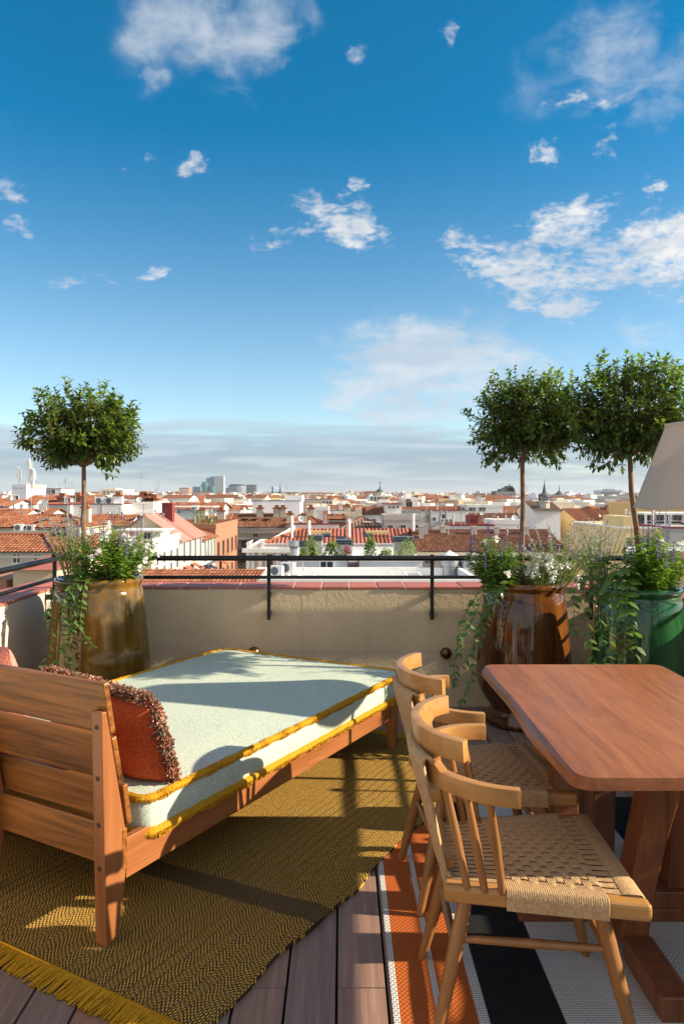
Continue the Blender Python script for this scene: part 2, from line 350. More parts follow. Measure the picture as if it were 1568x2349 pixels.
# herringbone rug: x runs along the bed, y across
q = NT('gold_herringbone'); v = q.coord('Object'); nw = q.n('ShaderNodeTexNoise'); q.l(v, nw.inputs['Vector']); nw.inputs['Scale'].default_value = 9; nw.inputs['Detail'].default_value = 4
ma = q.n('ShaderNodeVectorMath', operation='MULTIPLY_ADD'); q.l(nw.outputs['Color'], ma.inputs[0]); ma.inputs[1].default_value = (.03, .03, 0); q.l(v, ma.inputs[2]); v = ma.outputs[0]
s = q.n('ShaderNodeSeparateXYZ'); q.l(v, s.inputs[0]); rx, ry, _ = s.outputs
st = q.math('DIVIDE', ry, .042); fl = q.math('FLOOR', st); sg = q.math('SUBTRACT', q.math('MULTIPLY', q.math('MODULO', q.math('ABSOLUTE', fl), 2.0), 2.0), 1.0)
ph = q.math('ADD', q.math('DIVIDE', rx, .0165), q.math('MULTIPLY', q.math('DIVIDE', ry, .0135), sg))
tw = q.math('SINE', q.math('MULTIPLY', ph, 6.2832)); dt = q.math('SINE', q.math('MULTIPLY', ry, 6.2832 / .0085))
f = q.math('ADD', q.math('MULTIPLY', tw, .62), q.math('MULTIPLY', dt, .72)); f = q.math('ADD', f, q.math('MULTIPLY', q.math('SUBTRACT', q.noise(v, 60, 3, .6), .5), .9))
ed = q.math('ABSOLUTE', q.math('SUBTRACT', q.math('FRACT', st), .5)); edge = q.math('GREATER_THAN', ed, .45)
bd = q.math('LESS_THAN', q.math('ABSOLUTE', q.math('SUBTRACT', q.math('ADD', rx, q.math('MULTIPLY', ry, .05)), .33)), .055)
msk = q.n('ShaderNodeMapRange'); q.l(f, msk.inputs[0]); msk.inputs[1].default_value = .18; msk.inputs[2].default_value = .52
mk = q.math('MULTIPLY', msk.outputs[0], q.math('SUBTRACT', 1.0, q.math('MULTIPLY', bd, .75))); mk = q.math('MULTIPLY', mk, q.math('SUBTRACT', 1.0, q.math('MULTIPLY', edge, .6)))
cc = q.mix(mk, q.mix(q.noise(v, 14, 3, .6), (.040, .028, .019), (.080, .056, .037)), q.mix(q.noise(v, 90, 2, .6), (.62, .33, .03), (.85, .52, .085)))
q.set(cc, .92, spec=.1); q.bump(q.math('ADD', mk, q.math('MULTIPLY', q.noise(v, 9, 3, .5), .6)), .8, .004); M['rug_gold'] = q.mat
# striped outdoor rug: x across
q = NT('striped_weave'); v = q.coord('Object'); s = q.n('ShaderNodeSeparateXYZ'); q.l(v, s.inputs[0]); rx, ry, _ = s.outputs
ax = q.math('SUBTRACT', .78, q.math('ABSOLUTE', q.math('SUBTRACT', rx, .78)))
orange, wht, blk = (.40, .095, .018), (.60, .58, .56), (.012, .012, .014)
stops, cur = [], 0.0
for c, w in ((wht, .016), (orange, .108), (wht, .018), (orange, .098), (wht, .03), (blk, .215), (wht, .4)):
    stops.append((cur / .8, c)); cur += w
base = q.ramp(q.math('DIVIDE', ax, .8), stops, 'CONSTANT')
wv = q.math('MULTIPLY', q.math('SINE', q.math('MULTIPLY', rx, 6.2832 / .0165)), q.math('SINE', q.math('MULTIPLY', ry, 6.2832 / .019)))
hole = q.n('ShaderNodeMapRange'); q.l(q.math('ABSOLUTE', wv), hole.inputs[0]); hole.inputs[1].default_value = .40; hole.inputs[2].default_value = .75
sp3 = q.n('ShaderNodeSeparateColor'); q.l(base, sp3.inputs[0]); cc = q.mix(q.math('MULTIPLY', hole.outputs[0], q.math('ADD', q.math('MULTIPLY', sp3.outputs[2], .95), .30)), base, q.mix(1.0, base, (.16, .14, .14), 'MULTIPLY'))
q.set(cc, .8, spec=.2); q.bump(wv, .5, .002); M['rug_stripe'] = q.mat
# the city
def tile(name, c, sc=3.0, rough=.85):
    q = NT(name); v = q.coord('Object'); g = q.n('ShaderNodeNewGeometry'); n = q.noise(v, .5 * sc, 4, .6); n2 = q.noise(v, 5 * sc, 3, .7)
    f = q.math('ADD', q.math('MULTIPLY', n, .35), q.math('ADD', q.math('MULTIPLY', n2, .4), q.math('MULTIPLY', g.outputs['Random Per Island'], .3)))
    q.set(q.ramp(f, [(.28, tuple(x * .45 for x in c)), (.5, c), (.75, (min(1, c[0] * 1.35), c[1] * 1.6, c[2] * 1.8))]), rough, spec=.2); return q.mat
M['tile'] = tile('roof_tile', (.255, .095, .048)); M['tile_brown'] = tile('brown_roof_tile', (.20, .082, .047)); M['tile_red'] = tile('red_roof_tile', (.30, .10, .068)); M['tile_pink'] = tile('pink_roof_sheet', (.34, .165, .135)); M['tile_dark'] = tile('weathered_roof_tile', (.20, .115, .075))
for k, c in dict(white=(.78, .77, .75), lilac=(.66, .64, .68), cream=(.68, .60, .46), ochre=(.60, .42, .18), peach=(.62, .42, .27), beige=(.50, .45, .36), grey=(.36, .36, .37), brick=(.34, .16, .095), dbrick=(.22, .10, .07), concrete=(.44, .42, .40), maroon=(.20, .03, .03), slate=(.10, .115, .14), yellow=(.66, .50, .25)).items():
    M[k] = plain(k + '_render', c, .85, 0, .1, .35, .0, objvar=.06)
M['pane'] = plain('window_glass', (.035, .045, .055), .12, 0, .3, 1.5)
M['shutter'] = plain('green_shutter', (.03, .06, .045), .7)
M['steel'] = plain('galvanised_steel', (.33, .35, .37), .35, .85, .12, 3)
M['tower_blue'] = plain('blue_curtain_wall', (.10, .20, .30), .2, .3, .1, .05); M['tower_grey'] = plain('grey_tower_cladding', (.42, .46, .50), .4, .2, .05, .05); M['tower_teal'] = plain('teal_glass', (.06, .17, .20), .2, .3, .1, .05); M['tower_dark'] = plain('dark_tower_cladding', (.07, .09, .12), .4, .2, .1, .05)
M['ground'] = plain('city_ground', (.16, .14, .13), .95, 0, .3, .01); M['asphalt'] = plain('asphalt', (.05, .05, .052), .9, 0, .2, .5)
M['crane'] = plain('crane_blue', (.08, .20, .38), .6); M['pinkfl'] = leafy('magenta_flower', (.45, .02, .16), (.6, .05, .25), .3, .5, (1, 1, 1))

# ================================================================== THE TERRACE
DECK0, DECK1, WALLY, WX0, WX1 = -.4, 5.28, 5.28, -2.05, 2.16
base = MB().box(WX0 - .1, WX1 + .1, DECK0, WALLY + .1, -.25, -.032).build('deck', M['dark']); tag(base, kind='structure')
PITCH, i0 = .1523, 0
pl_mesh = {}
n = 0
for i in range(-14, 15):
    x0 = -.0123 + PITCH * i; x1 = x0 + PITCH - .0085
    x0 = max(x0, WX0 + .003); x1 = min(x1, WX1 - .003)
    if x1 - x0 < .03: continue
    off = 2.262 if i in (-3, -2, 0, 3, 6, -6) else 2.262 + .93 * ((i * 7) % 3 - 1) + .4
    cuts = [DECK0] + [c for c in (off - 1.9, off, off + 1.9) if DECK0 + .1 < c < DECK1 - .1] + [DECK1 - .004]
    for c0, c1 in zip(cuts[:-1], cuts[1:]):
        w, L = x1 - x0, c1 - c0 - .004
        key = (round(w, 3), round(L, 2))
        if key not in pl_mesh:
            o = MB().box(-w / 2, w / 2, 0, L, -.028, 0).build('plank', M['deck'], base); pl_mesh[key] = o.data
            o.location = ((x0 + x1) / 2, c0, 0)
        else:
            o = obj('plank', pl_mesh[key], base, ((x0 + x1) / 2, c0, 0))
        o.location.z = rnd(-.0008, .0008)

def parapet(label, p0, p1, out, mat, tilew, name='parapet_wall', seed=1):
    """low plastered wall from p0 to p1 (inner face), coped with clay tiles; out = direction away from the terrace"""
    rs = random.Random(seed)
    p0, p1, out = Vector(p0), Vector(p1), Vector(out); d = (p1 - p0); L = d.length; d.normalize()
    t = thing(name, label, 'wall', (p0.x, p0.y, 0), math.atan2(d.y, d.x))
    sgn = 1 if Vector((-d.y, d.x, 0)).dot(out) > 0 else -1
    MB().box(0, L, min(.012 * sgn, .29 * sgn), max(.012 * sgn, .29 * sgn), -.25, .826).build('wall_core', mat, t)
    nP = max(1, round(L / .72)); pw = L / nP
    for k in range(nP):                        # plaster panels with fine joints, slightly proud of the core
        for z0, z1 in ((-.03, .389), (.3902, .828)):
            e = rs.uniform(0, .0005)
            MB().box(k * pw + .0004, (k + 1) * pw - .0004, min(.012 * sgn, (-e) * sgn), max(.012 * sgn, (-e) * sgn), z0, z1).build('plaster_panel', mat, t)
    MB().box(0, L, min(.004 * sgn, .295 * sgn), max(.004 * sgn, .295 * sgn), .828, .848).build('mortar_bed', M['grout'], t)
    nT = round(L / tilew); tw = L / nT
    me = None
    for k in range(nT):
        if me is None:
            b = MB(); y0, y1 = (-.004, .31) if sgn > 0 else (-.31, .004)
            b.box(-tw / 2 + .0045, tw / 2 - .0045, y0, y1, 0, .018)
            o = b.build('coping_tile', M['coping'], t, bevel=.004); me = o.data
        else:
            o = obj('coping_tile', me, t); bb = o.modifiers.new('bevel', 'BEVEL'); bb.width = .004; bb.segments = 2
        o.location = ((k + .5) * tw, rs.uniform(-.004, .003), .8345 + rs.uniform(-.001, .001)); o.rotation_euler = (rs.uniform(-.004, .004), rs.uniform(-.004, .004), rs.uniform(-.004, .004))
    return t
parapet('sand plastered parapet with red tile coping along the back of the terrace', (WX0 - .29, WALLY, 0), (WX1 + .29, WALLY, 0), (0, 1, 0), M['plaster'], .2, seed=3)
parapet('cream parapet side wall with red coping, sunlit behind the pink cushion', (WX0, .3, 0), (WX0, WALLY, 0), (-1, 0, 0), M['plaster_left'], .6, seed=4)
parapet('parapet side wall with red coping behind the green glazed pot', (WX1, .3, 0), (WX1, WALLY, 0), (1, 0, 0), M['plaster_left'], .6, seed=5)

# a neighbour's stub of wall with hipped coping beyond either corner
def stub(label, x0, x1, y0, y1, zt, brick=False):
    t = thing('stub_wall', label, 'wall', (0, 0, 0))
    MB().box(x0, x1, y0, y1, -1.2, zt - .1).build('wall_body', M['plaster'], t)
    xm, ym = (x0 + x1) / 2, (y0 + y1) / 2; e = .04; b = MB(); hx = min(.4, (x1 - x0) * .3)
    lo = [(x0 - e, y0 - e, zt - .1), (x1 + e, y0 - e, zt - .1), (x1 + e, y1 + e, zt - .1), (x0 - e, y1 + e, zt - .1)]
    hi = [(x0 + hx, ym, zt), (x1 - hx, ym, zt)]
    b.add(lo + hi, [(0, 1, 5, 4), (1, 2, 5), (2, 3, 4, 5), (3, 0, 4), (3, 2, 1, 0)])
    c = b.build('hipped_coping', M['coping'], t)
    if brick:
        for k in range(9):
            MB().box(x0 - .5, x0 - .06, y0, y1, -.4 + k * .13, -.4 + k * .13 + .12).build('brick', M['brick'], t)
    return t
stub('stucco stub wall with hipped red coping outside the left corner', -2.88, -2.52, 6.5, 8.2, .955, True)
stub('stucco stub wall with red coping outside the right corner', 2.75, 3.9, 6.2, 6.8, 1.03)

# railings
def railing(label, pts, posts, parts):
    t = thing('railing', label, 'railing', (0, 0, 0))
    for z, r in ((1.062, .019), (.928, .0125)):
        MB().tube([(p[0], p[1], z) for p in pts], r, 12).build('rail', M['black'], t, smooth=True)
    for (x, y, wx, wy) in posts:
        MB().box(x - .0125, x + .0125, y - .008, y + .008, .63, 1.088).build('post', M['black'], t, bevel=.002)
        for z in (.665, .80):
            MB().box(min(x, x + wx) - (.012 if wx == 0 else 0), max(x, x + wx) + (.012 if wx == 0 else 0), min(y, y + wy) - (.012 if wy == 0 else 0), max(y, y + wy) + (.012 if wy == 0 else 0), z - .018, z + .018).build('bracket', M['black'], t)
        if parts: MB().ball((x, y, 1.09), .022).build('finial', M['black'], t, smooth=True)
    return t
railing('black metal handrail on posts above the back parapet', [(-1.99, 5.21, 0), (2.09, 5.21, 0)], [(-.513, 5.21, 0, .075), (.632, 5.21, 0, .075), (1.75, 5.21, 0, .075)], False)
railing('black metal handrail along the left parapet, by the amber pot', [(-1.985, .4, 0), (-1.985, 5.15, 0)], [(-1.985, 5.13, -.07, 0), (-1.985, 3.4, -.07, 0)], True)
railing('black metal handrail along the right parapet, behind the green pot', [(2.09, .4, 0), (2.09, 5.15, 0)], [(2.09, 5.0, .075, 0), (2.09, 3.6, .075, 0)], True)

def wall_lamp(label, x, z):
    t = thing('wall_lamp', label, 'wall lamp', (x, WALLY - .004, z), 0, 'brass ball lamps low on the back wall')
    MB().tube([(0, .002, 0), (0, -.02, 0)], .024, 20).build('back_plate', M['brass'], t, smooth=True)
    MB().ball((0, -.048, 0), .042, 14).build('globe', M['brass'], t, smooth=True)
wall_lamp('brass ball lamp just above the far edge of the mattress', (583 - 784) / FOC * 5.23, .395)
wall_lamp('brass ball lamp beside the trailing vine of the brown pot', (1022 - 784) / FOC * 5.23, .39)

# ------------------------------------------------------------------ rugs
RUGROT = R(60.4); NX, NY = -.737, 2.606       # the daybed's near right mattress corner
def bedp(a, w, h=0.0):
    return Vector((NX + a * math.cos(RUGROT) - w * math.sin(RUGROT), NY + a * math.sin(RUGROT) + w * math.cos(RUGROT), h))
b = MB(); nx, ny = 60, 40; A0, A1, B0, B1 = -.31, 2.24, -.575, 1.35
vs, fs = [], []
for i in range(nx + 1):
    for j in range(ny + 1):
        s_, u = i / nx, j / ny
        aa = A0 + (A1 - A0) * s_; ww = B0 + (B1 - B0) * u
        ww += .012 * math.sin(aa * 7 + 1) * (1 - u) ** 3 + .006 * math.sin(aa * 19) * (1 - u) ** 4
        z = .014 + .002 * math.sin(aa * 9 + ww * 3) + (.006 * max(0, math.sin(aa * 5.5 + .6)) * (1 - u) ** 8)
        if j == 0 or i in (0, nx): z = max(.011, z - .003)
        vs.append((aa, ww, z))
for i in range(nx):
    for j in range(ny):
        k = i * (ny + 1) + j; fs.append((k, k + ny + 1, k + ny + 2, k + 1))
o0 = len(vs)
border = [i * (ny + 1) for i in range(nx + 1)] + [nx * (ny + 1) + j for j in range(1, ny + 1)] + [i * (ny + 1) + ny for i in range(nx - 1, -1, -1)] + [j for j in range(ny - 1, 0, -1)]
for k in border: vs.append((vs[k][0], vs[k][1], .001))
nb = len(border)
for k in range(nb):
    q_ = (k + 1) % nb; fs.append((border[k], border[q_], o0 + q_, o0 + k)[::-1])
b.add(vs, fs)
rug = b.build('herringbone_rug', M['rug_gold'], smooth=True, angle=60)
rug.location = (NX, NY, 0); rug.rotation_euler = (0, 0, RUGROT)
tag(rug, 'gold and brown herringbone rug with fringed ends under the daybed', 'rug')
def rug_fringe(a, sg):
    b = MB(); rs = random.Random(5)
    w = B0 + .004
    while w < B1:
        L = rs.uniform(.078, .098); dw = rs.uniform(-.012, .012); r = rs.uniform(.0038, .005); zb = .012
        b.tube([(a, w, zb), (a + sg * .02, w + dw * .2, .011), (a + sg * L * .6, w + dw * .6, .006 + rs.uniform(0, .004)), (a + sg * L, w + dw, .0045)], [r, r, r, r * .7], 5, cap=False)
        w += rs.uniform(.0058, .0074)
    b.tube([(a + sg * .004, B0, .012), (a + sg * .004, B1, .012)], .006, 6)
    o = b.build('fringe', M['gold'], rug, smooth=True, angle=180); o['kind'] = 'stuff'
rug_fringe(A0, -1); rug_fringe(A1, 1)
b = MB(); xs, ys = 1.56, 2.55
b.box(0, xs, 0, ys, 0, .0045)
o = b.build('striped_rug', M['rug_stripe']); o.location = (.148, 1.13, .0015)
tag(o, 'orange, black and white striped outdoor rug under the table and chairs', 'rug')

# ------------------------------------------------------------------ daybed (local x along the bed, y to its left)
bed = thing('daybed', 'wide teak daybed with slatted backrest standing on the gold rug', 'daybed', (NX, NY, .014), RUGROT)
def post(w0, w1):
    prof = [(-.164, 0), (-.116, 0), (-.092, .10), (-.074, .24), (-.073, .33), (-.162, .776), (-.183, .776), (-.168, .2)]
    b = MB(); nn = len(prof)
    b.add([(a, w0, z) for a, z in prof] + [(a, w1, z) for a, z in prof], [tuple(range(nn)), tuple(range(2 * nn - 1, nn - 1, -1))] + [(k, k + nn, (k + 1) % nn + nn, (k + 1) % nn) for k in range(nn)])
    o = b.build('backrest_post', M['teak_z'], bed, bevel=.003)
    for z, a in ((.725, -.1822), (.555, -.1775), (.40, -.1735), (.255, -.1695)):
        MB().tube([(a + .003, (w0 + w1) / 2, z), (a - .0012, (w0 + w1) / 2, z)], .0085, 14).build('bolt_plug', M['plug'], o)
for w in (-.05, .585, 1.30): post(w, w + .05)
def slat(z0, a0, z1, a1, w0=-.052, w1=1.352, th=.022):
    d = Vector((a1 - a0, 0, z1 - z0)).normalized(); nrm = Vector((d.z, 0, -d.x))
    p = [Vector((a0, 0, z0)), Vector((a0, 0, z0)) + nrm * th, Vector((a1, 0, z1)) + nrm * th, Vector((a1, 0, z1))]
    b = MB(); b.add([(q.x, w0, q.z) for q in p] + [(q.x, w1, q.z) for q in p], [(0, 1, 2, 3)[::-1], (4, 5, 6, 7), (0, 4, 5, 1)[::-1], (1, 5, 6, 2)[::-1], (2, 6, 7, 3)[::-1], (3, 7, 4, 0)[::-1]])
    return b.build('backrest_slat', M['teak'], bed, bevel=.0035)
def fa(z): return -.0735 - (z - .33) * .2 if z > .33 else -.0735   # front of the posts
slat(.694, fa(.694) + .002, .868, fa(.868) + .004); slat(.522, fa(.522) + .002, .680, fa(.680) + .002); slat(.368, -.0725, .507, -.0725 - .02); slat(.222, -.0945, .361, -.0945, -.052, 1.352, .022)
for w in (-.046, 1.318): MB().box(-.072, 2.06, w, w + .028, .185, .322).build('side_rail', M['teak_x'], bed, bevel=.003)
MB().box(2.03, 2.058, -.018, 1.318, .185, .322).build('foot_rail', M['teak'], bed, bevel=.003)
for w in (.3, .65, 1.0): MB().box(-.07, 2.03, w - .02, w + .02, .22, .275).build('under_bearer', M['teak_x'], bed)
for k in range(14): MB().box(-.03 + k * .148, .06 + k * .148, -.018, 1.318, .2752, .292).build('base_slat', M['teak'], bed)
for w in (-.052, 1.30):
    MB().hexa([(2.02, w, 0), (2.062, w, 0), (2.062, w + .045, 0), (2.02, w + .045, 0), (1.985, w - .004, .30), (2.075, w - .004, .30), (2.075, w + .052, .30), (1.985, w + .052, .30)]).build('leg', M['teak_z'], bed, bevel=.003)
# mattress
def rrect(x0, x1, y0, y1, r, n=6):
    pts = []
    for cx, cy, a0 in ((x1 - r, y1 - r, 0), (x0 + r, y1 - r, 90), (x0 + r, y0 + r, 180), (x1 - r, y0 + r, 270)):
        for k in range(n + 1):
            t = R(a0 + 90 * k / n); pts.append((cx + r * math.cos(t), cy + r * math.sin(t)))
    return pts
def dense(pts, step):
    out = []
    for k in range(len(pts)):
        p, q2 = Vector(pts[k]), Vector(pts[(k + 1) % len(pts)]); L = (q2 - p).length; m = max(1, int(L / step))
        for j in range(m): out.append(p.lerp(q2, j / m))
    return out
MX0, MX1, MY0, MY1, MZ0, MZ1 = 0.015, 2.165, -.052, 1.31, .295, .425
def mz(x, y):                                # soft top: sags between seams, dips at the edge
    ex = min(x - MX0, MX1 - x, y - MY0, MY1 - y)
    return MZ1 + .012 * min(1, ex / .25) + .0035 * math.sin(x * 4 + .5) * math.sin(y * 5 + 1)
mat_ = thing('mattress', 'thick pale tweed mattress with gold fringe lying on the daybed', 'mattress', (NX, NY, .014), RUGROT)
b = MB(); nx, ny = 44, 28; vs = []; fs = []
for i in range(nx + 1):
    for j in range(ny + 1):
        x = MX0 + (MX1 - MX0) * i / nx; y = MY0 + (MY1 - MY0) * j / ny
        cx = min(max(x, MX0 + .05), MX1 - .05); cy = min(max(y, MY0 + .05), MY1 - .05); d = math.hypot(x - cx, y - cy)
        if d > .05: x = cx + (x - cx) * .05 / d; y = cy + (y - cy) * .05 / d
        vs.append((x, y, mz(x, y)))
for i in range(nx):
    for j in range(ny):
        k = i * (ny + 1) + j; fs.append((k, k + ny + 1, k + ny + 2, k + 1))
border = [i * (ny + 1) for i in range(nx + 1)] + [nx * (ny + 1) + j for j in range(1, ny + 1)] + [i * (ny + 1) + ny for i in range(nx - 1, -1, -1)] + [j for j in range(ny - 1, 0, -1)]
cur = border
cxm, cym = (MX0 + MX1) / 2, (MY0 + MY1) / 2
for z, gr in ((MZ1 - .035, .006), (MZ0 + .065, .010), (MZ0 + .03, .006), (MZ0, 0)):
    new = []
    for k in border:
        x, y, _ = vs[k]; L = math.hypot(x - cxm, y - cym); new.append(len(vs)); vs.append((x + (x - cxm) / L * gr, y + (y - cym) / L * gr, z + .002 * math.sin(x * 11 + y * 7)))
    for k in range(len(border)):
        q_ = (k + 1) % len(border); fs.append((cur[k], new[k], new[q_], cur[q_]))
    cur = new
fs.append(tuple(reversed(cur)))
b.add(vs, fs); b.build('cover', M['tweed'], mat_, smooth=True, angle=50)
def gold_trim(zfun, down, dens, rad, seed):
    b = MB(); rs = random.Random(seed)
    pts = dense(rrect(MX0 - .002, MX1 + .002, MY0 - .002, MY1 + .002, .05), .03)
    loop = [(p.x, p.y, zfun(p.x, p.y)) for p in pts]; loop.append(loop[0])
    b.tube(loop, [rad * (.82 + .12 * math.sin(k * 1.7) * math.sin(k * .41)) for k in range(len(loop))], 8, cap=False)
    for p in dense(rrect(MX0, MX1, MY0, MY1, .05), dens):
        L = math.hypot(p.x - cxm, p.y - cym); ex, ey = (p.x - MX0, p.y - MY0)
        m = min(p.x - MX0, MX1 - p.x, p.y - MY0, MY1 - p.y)
        nrm = Vector((0, 0, 0))
        if p.x - MX0 < .02: nrm.x -= 1
        if MX1 - p.x < .02: nrm.x += 1
        if p.y - MY0 < .02: nrm.y -= 1
        if MY1 - p.y < .02: nrm.y += 1
        if nrm.length < .1: nrm = Vector((p.x - cxm, p.y - cym, 0))
        nrm.normalize(); tan = Vector((-nrm.y, nrm.x, 0)); clump = .75 + .35 * math.sin(p.x * 37 + p.y * 41) * math.sin(p.x * 13 - p.y * 9)
        for q in range(13):
            th = rs.uniform(-1.1, 1.5) if not down else rs.uniform(-1.35, .1)
            d = (nrm * math.cos(th) + Vector((0, 0, 1)) * math.sin(th) + tan * rs.uniform(-.3, .3)).normalized()
            base_ = Vector((p.x, p.y, zfun(p.x, p.y))) + tan * rs.uniform(-.006, .006) + d * rad * .55
            ln = rad * rs.uniform(.45, .75) * clump; tip = base_ + d * ln + Vector((0, 0, -ln * (.5 if down else .25)))
            s_ = d.cross(Vector((rs.uniform(-1, 1), rs.uniform(-1, 1), rs.uniform(-1, 1)))).normalized() * .0013
            mid = base_.lerp(tip, .5) + d * ln * .08
            b.add([base_ - s_, base_ + s_, mid + s_, mid - s_, tip + s_ * .4, tip - s_ * .4], [(0, 1, 2, 3), (3, 2, 4, 5)])
    o = b.build('fringe_trim', M['gold'], mat_); o['kind'] = 'stuff'
gold_trim(lambda x, y: mz(x, y) - .006, False, .0042, .0185, 1)
gold_trim(lambda x, y: MZ0 + .004, True, .0042, .020, 2)

# cushions
def pillow(name, label, mat, w, h, t, M4, shag=False):
    root = thing(name, label, 'cushion'); root.matrix_world = M4
    b = MB(); nn = 18; vs = []; fs = []
    for s_ in (1, -1):
        for i in range(nn + 1):
            for j in range(nn + 1):
                x = 2 * i / nn - 1; y = 2 * j / nn - 1
                k = max(0, (1 - x ** 4) * (1 - y ** 4)) ** .55
                px_ = x * w / 2 * (1 - .05 * (1 - abs(y)) * abs(x)); py_ = y * h / 2 * (1 - .05 * (1 - abs(x)) * abs(y))
                vs.append((px_, py_, s_ * t / 2 * k + .004 * math.sin(7 * x + 5 * y) * k))
    n1 = (nn + 1) ** 2
    for i in range(nn):
        for j in range(nn):
            k = i * (nn + 1) + j; f = (k, k + nn + 1, k + nn + 2, k + 1); fs.append(f); fs.append(tuple(q + n1 for q in reversed(f)))
    b.add(vs, fs); b.build('cushion_cover', mat, root, smooth=True, angle=180)
    if shag:
        b = MB(); rs = random.Random(9)
        for p in dense(rrect(-w / 2 + .01, w / 2 - .01, -h / 2 + .01, h / 2 - .01, .03), .0055):
            out = Vector((p.x, p.y, 0)); 
            if abs(abs(p.x) - w / 2) < .03 or abs(abs(p.y) - h / 2) < .03:
                out = Vector(((1 if p.x > 0 else -1) if w / 2 - abs(p.x) < .03 else 0, (1 if p.y > 0 else -1) if h / 2 - abs(p.y) < .03 else 0, 0))
            out.normalize(); tan = Vector((-out.y, out.x, 0))
            cl_ = rs.choice((0, 0, 0, 0, 1, 2, 3)); big = rs.uniform(.8, 1.25)
            for q in range(15):
                th = rs.gauss(0, .75); d = (out * math.cos(th) + Vector((0, 0, 1)) * math.sin(th) + tan * rs.uniform(-.4, .4)).normalized()
                ln = rs.uniform(.024, .036) * big; s0 = Vector((p.x, p.y, 0)) + tan * rs.uniform(-.006, .006); tip = s0 + d * ln
                s_ = d.cross(Vector((rs.uniform(-1, 1), rs.uniform(-1, 1), rs.uniform(-1, 1)))).normalized() * .0034
                mi_ = cl_ if rs.random() < .7 else rs.randrange(4); b.tube([s0, s0.lerp(tip, .6) + d * .001, tip], [.0022, .0030, .0029], 4, mi_)
        o = b.build('shaggy_fringe', [M['shag_a'], M['shag_b'], M['shag_c'], M['shag_d']], root); o['kind'] = 'stuff'
    return root
def lean(center, yaw, tilt, roll=0):           # cushion x across the bed, y up, z towards the foot
    m = Matrix.Rotation(yaw, 4, 'Z') @ Matrix.Rotation(-tilt, 4, 'Y')
    ax = Matrix(((0, 0, 1, 0), (-1, 0, 0, 0), (0, 1, 0, 0), (0, 0, 0, 1))).transposed().inverted()
    basis = Matrix(((0, 0, 1, 0), (1, 0, 0, 0), (0, 1, 0, 0), (0, 0, 0, 1)))   # local x->Y, y->Z, z->X
    return Matrix.Translation(center) @ m @ basis @ Matrix.Rotation(roll, 4, 'Z')
pillow('shaggy_cushion', 'burnt orange cushion with shaggy brown fringe against the backrest', M['red'], .62, .36, .20, lean(bedp(.13, .262, .622), RUGROT + R(-4), R(21), R(3)), True)
pillow('pink_cushion', 'pale pink woven cushion at the far left of the daybed', M['pink'], .5, .44, .15, lean(bedp(.09, .97, .675), RUGROT, R(14)))

# ------------------------------------------------------------------ table
TX0, TX1, TY0, TY1, TZ = .632, 1.43, 1.995, 3.335, .742
tbl = thing('dining_table', 'mahogany coloured dining table with live edge top on crossed feet', 'table', (0, 0, 0))
b = MB(); rows = []
ends = [0, .0015, .004, .008, .014, .021, .03, .04, .05]; YS = [TY0 + q_ for q_ in ends] + [TY0 + .05 + (TY1 - TY0 - .1) * k / 44 for k in range(1, 44)] + [TY1 - q_ for q_ in reversed(ends)]; ny = len(YS) - 1
for y in YS:
    c = .05; e = 0
    if y - TY0 < c: e = c - math.sqrt(max(0, c * c - (c - (y - TY0)) ** 2))
    if TY1 - y < c: e = c - math.sqrt(max(0, c * c - (c - (TY1 - y)) ** 2))
    wv = .002 * math.sin(y * 5 + .4); bo = (.014 + .006 * math.sin(y * 6.2 - 1.0) + .003 * math.sin(y * 11)) * min(1, (y - TY0) / .08 + .05) * min(1, (TY1 - y) / .06 + .2)
    bv = .034 + .016 * math.sin(y * 6.2 - 1.0) + .007 * math.sin(y * 15)
    bv = max(.006, bv) * min(1, (y - TY0) / .06 + .1) * min(1, (TY1 - y) / .06 + .3)
    xl = TX0 + wv + e; xr = TX1 + .004 * math.sin(y * 4.3) - e
    rows.append([(xl + .005, y, TZ), (xl, y, TZ - .004), (xl - bo * .7, y, TZ - .02), (xl - bo, y, TZ - .037), (xr - bv, y, TZ - .036), (xr, y, TZ - .006), (xr - .006, y, TZ)])
vs = [p for r_ in rows for p in r_]; k7 = 7; fs = []
for j in range(ny):
    for k in range(k7):
        q_ = (k + 1) % k7; fs.append((j * k7 + k, j * k7 + q_, (j + 1) * k7 + q_, (j + 1) * k7 + k)[::-1])
fs += [tuple(range(k7)), tuple(range((ny + 1) * k7 - 1, ny * k7 - 1, -1))]
b.add(vs, fs); b.build('top', M['table'], tbl, smooth=True, angle=30, bevel=.004)
def leg(bx, by, tx, ty, w, d, rz=0):
    z0, z1 = .05, TZ - .037
    def ring(cx, cy, ww, dd, z): return [(cx + sx_ * ww / 2, cy + sy_ * dd / 2, z) for sx_, sy_ in ((-1, -1), (1, -1), (1, 1), (-1, 1))]
    b = MB(); N = 9; vs, fs = [], []
    for i in range(N + 1):
        t = i / N; bow = math.sin(math.pi * t); vs += ring(bx + (tx - bx) * t ** 1.25, by + (ty - by) * t, w * (.92 + .32 * t ** 1.6 - .14 * bow), d * (1 - .08 * bow), z0 + (z1 - z0) * t)
    for i in range(N):
        for k in range(4): q_ = (k + 1) % 4; fs.append((i * 4 + k, i * 4 + q_, i * 4 + 4 + q_, i * 4 + 4 + k))
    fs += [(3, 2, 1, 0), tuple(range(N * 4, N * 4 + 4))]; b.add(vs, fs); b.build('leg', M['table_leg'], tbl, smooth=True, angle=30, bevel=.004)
leg(.945, 2.46, 1.06, 2.40, .10, .12); leg(1.0, 2.90, 1.035, 2.93, .10, .12); leg(.80, 2.66, .80, 2.70, .095, .09); leg(1.2, 2.68, 1.25, 2.68, .10, .10)
